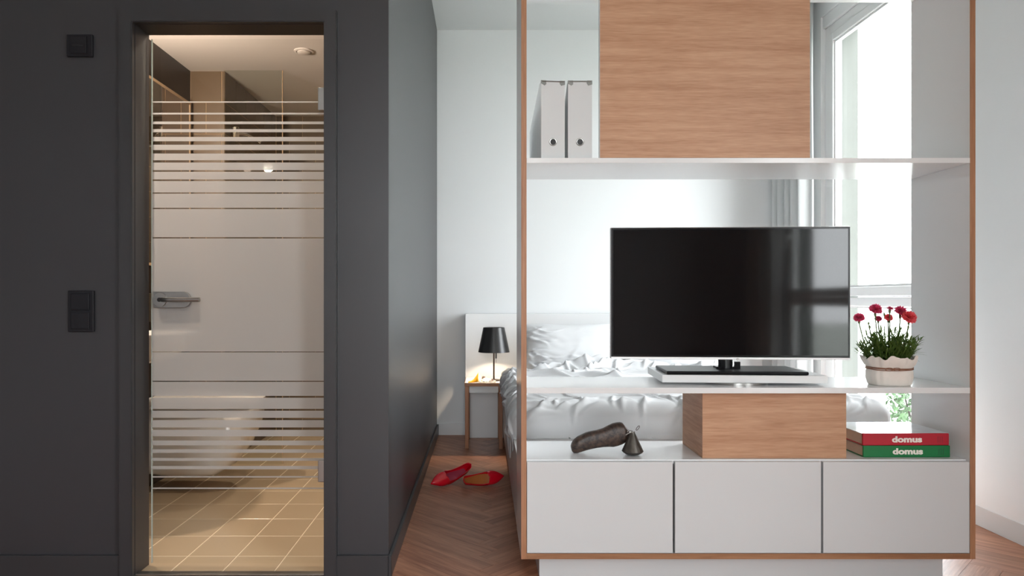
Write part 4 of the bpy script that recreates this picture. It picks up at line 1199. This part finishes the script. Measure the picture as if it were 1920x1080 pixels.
# ------------------------------------------------------------------ red shoes
M_REDSHOE = paint('glossy_red_leather', rgb(214, 10, 36), 0.16, 0.05, 20, coat=0.4)
M_INSOLE = paint('tan_insole', rgb(176, 106, 50), 0.5, 0.1, 30)
M_INDARK = paint('dark_pink_lining', rgb(150, 40, 66), 0.55, 0.1, 30)
def shoe(label, loc, rot, insole):
    t = thing('pump_shoe', label, 'shoe', loc, 0, 'pair of red pumps on the floor')
    t.rotation_euler = rot
    Ls = 0.235
    def sole_z(s): # s 0 heel .. 1 toe
        return 0.055 * (1 - s / 0.62) ** 1.5 if s < 0.62 else 0.0
    def half(s):
        return 0.022 + 0.016 * math.sin(min(1, s / 0.68) * PI * 0.5) ** 1.3 if s < 0.68 else 0.038 * max(0.03, 1 - ((s - 0.68) / 0.32) ** 1.9)
    def topz(s):
        if s < 0.12: return sole_z(s) + 0.062 - 0.10 * s
        if s < 0.60: return sole_z(s) + 0.050 - 0.018 * math.sin((s - 0.12) / 0.48 * PI) + 0.0
        return sole_z(s) + 0.050 * max(0.0, 1 - ((s - 0.60) / 0.40)) ** 0.7 + 0.008
    # upper: open shell behind s=0.62, closed vamp ahead
    ns_, nk = 40, 22
    bm = bmesh.new()
    out, inn = [], []
    for i in range(ns_ + 1):
        s = i / ns_
        x = s * Ls
        z0, z1, hw = sole_z(s), topz(s), half(s)
        if s < 0.07: hw *= max(0.01, math.sqrt(max(0.0, 1 - (1 - s / 0.07) ** 2)))
        ro, ri = [], []
        closed = max(0.0, min(1.0, (s - 0.58) / 0.05))
        amax = PI * (0.5 + 0.5 * closed)       # how far the wall wraps over the top
        for k in range(nk + 1):
            f = k / nk * 2 - 1
            a = f * (PI * 0.5 + (PI * 0.5) * closed) if True else 0
            # bottom at a=0, sides at +-pi/2, top at +-pi
            sy, cz_ = math.sin(a), math.cos(a)
            if abs(a) <= PI / 2:
                zz = z0 + (z1 - z0) * 0.5 * (1 - cz_) if closed > 0 else z0 + (z1 - z0) * (abs(f) ** 2.2)
                yy = hw * (abs(sy) ** 0.6) * (1 if sy >= 0 else -1)
                if closed == 0: yy = hw * math.copysign(min(1.0, (abs(f) * 1.9) ** 0.7), f) * (1 - 0.12 * max(0, abs(f) - 0.5) * 2)
            else:
                zz = z0 + (z1 - z0) * 0.5 * (1 - cz_)
                yy = hw * (abs(sy) ** 0.75) * (1 if sy >= 0 else -1)
            ro.append(bm.verts.new((x, yy, zz)))
        out.append(ro)
    for i in range(ns_):
        for k in range(nk):
            bm.faces.new((out[i][k], out[i][k + 1], out[i + 1][k + 1], out[i + 1][k]))
    bmesh.ops.remove_doubles(bm, verts=bm.verts[:], dist=1e-5)
    up_ = from_bm('upper', bm, M_REDSHOE, t, True)
    up_.data.materials.append(insole)
    so = up_.modifiers.new('leather', 'SOLIDIFY'); so.thickness = 0.0025; so.offset = 0; so.material_offset = 0
    # insole
    rr = []
    for i in range(ns_ + 1):
        s = 0.03 + 0.80 * i / ns_
        hw = half(s) * 0.90
        rr.append([(s * Ls, -hw, sole_z(s) + 0.0068), (s * Ls, hw, sole_z(s) + 0.0068), (s * Ls, hw, sole_z(s) + 0.0045), (s * Ls, -hw, sole_z(s) + 0.0045)])
    loft('insole', rr, insole, t, ang=30)
    # heel
    hr = []
    for z, r, xo in ((0.056, 0.019, 0.020), (0.045, 0.014, 0.016), (0.03, 0.009, 0.012), (0.0, 0.006, 0.010)):
        hr.append([(xo + r * math.cos(2 * PI * k / 12), r * math.sin(2 * PI * k / 12), min(z, sole_z(max(0.0, (xo + r * math.cos(2 * PI * k / 12)) / Ls)) - 0.0015)) for k in range(12)])
    loft('heel', hr, M_REDSHOE, t)
    R3 = t.rotation_euler.to_matrix()
    t.location.z = 0.002 - min((R3 @ v.co).z for ch in t.children for v in ch.data.vertices)
    return t
SY = 4.06
shoe('red high heeled pump with tan insole, toe towards the bed', (-0.118, 4.00, 0.0), (1.15, -0.14, 0.12), M_INSOLE)
shoe('red high heeled pump tipped on its side, toe towards the dark wall', (-0.130, 4.11, 0.0), (-0.80, 0.02, PI + 0.80), M_INDARK)

# ------------------------------------------------------------------ curtains
def curtain(x, y0, y1, label, seed, amp=0.035, waves=7):
    n, m = 160, 10
    vs, fs = [], []
    for j in range(m + 1):
        z = 0.02 + (ZC - 0.04) * j / m
        for i in range(n + 1):
            t = i / n
            y = y0 + (y1 - y0) * t
            xx = amp * math.sin(2 * PI * waves * t + seed + 0.5 * math.sin(5 * t + seed)) + 0.012 * noise.noise(Vector((t * 9, z * 0.8, seed)))
            vs.append((xx, y - y0, z))
    for j in range(m):
        for i in range(n):
            a = j * (n + 1) + i
            fs.append((a, a + 1, a + n + 2, a + n + 1))
    me = bpy.data.meshes.new('curtain'); me.from_pydata(vs, [], fs)
    o = link('curtain', me, M_CURT, None, True)
    o.location = (x, y0, 0)
    so = o.modifiers.new('cloth', 'SOLIDIFY'); so.thickness = 0.002
    tag(o, label, 'curtain', 'white curtains on the window wall')
    return o
curtain(XR - 0.10, 4.80, 5.33, 'white pleated curtain hanging in the corner behind the television', 0.4, 0.04, 5)
curtain(XR - 0.10, -1.62, -1.18, 'white pleated curtain beside the living room window', 2.0, 0.04, 5)

# ------------------------------------------------------------------ outside
M_GRASS = paint('pale_paving', rgb(170, 174, 166), 0.9, 0.2, 3)
gr = box('ground', -30, 34, -30, 30, -0.4, -0.1, M_GRASS)
struct(gr, 'pale paved ground outside the windows', 'ground')
M_BARK = paint('shrub_bark', (0.03, 0.024, 0.018, 1), 0.8, 0.2, 30)
M_BUSH = paint('shrub_leaf', rgb(70, 98, 62), 0.6, 0.3, 8)
sb_ = thing('shrub', 'leafy green shrub outside the window', 'shrub', (3.36, 5.45, -0.1))
bm = bmesh.new(); rnd = random.Random(11)
for i in range(900):
    d = Vector((rnd.gauss(0, 1), rnd.gauss(0, 1), rnd.gauss(0, 1))).normalized() * rnd.uniform(0.35, 1.0) ** 0.5
    c = Vector((d.x * 0.24, d.y * 0.24, 0.36 + d.z * 0.30))
    n_ = Vector((rnd.gauss(0, 1), rnd.gauss(0, 1), rnd.gauss(0, 1))).normalized(); a = n_.orthogonal().normalized(); b_ = n_.cross(a)
    q = [c + a * 0.03, c + b_ * 0.015 + n_ * 0.004, c - a * 0.03, c - b_ * 0.015 + n_ * 0.004]
    bm.faces.new([bm.verts.new(v) for v in q])
lf = from_bm('foliage', bm, M_BUSH, sb_); lf['kind'] = 'stuff'
bm = bmesh.new()
for k in range(5): bm_tube(bm, [(0, 0, 0.0), (0.08 * math.cos(k * 1.3), 0.08 * math.sin(k * 1.3), 0.25), (0.14 * math.cos(k * 1.3), 0.14 * math.sin(k * 1.3), 0.5)], [0.012, 0.009, 0.004], 6)
from_bm('branches', bm, M_BARK, sb_)
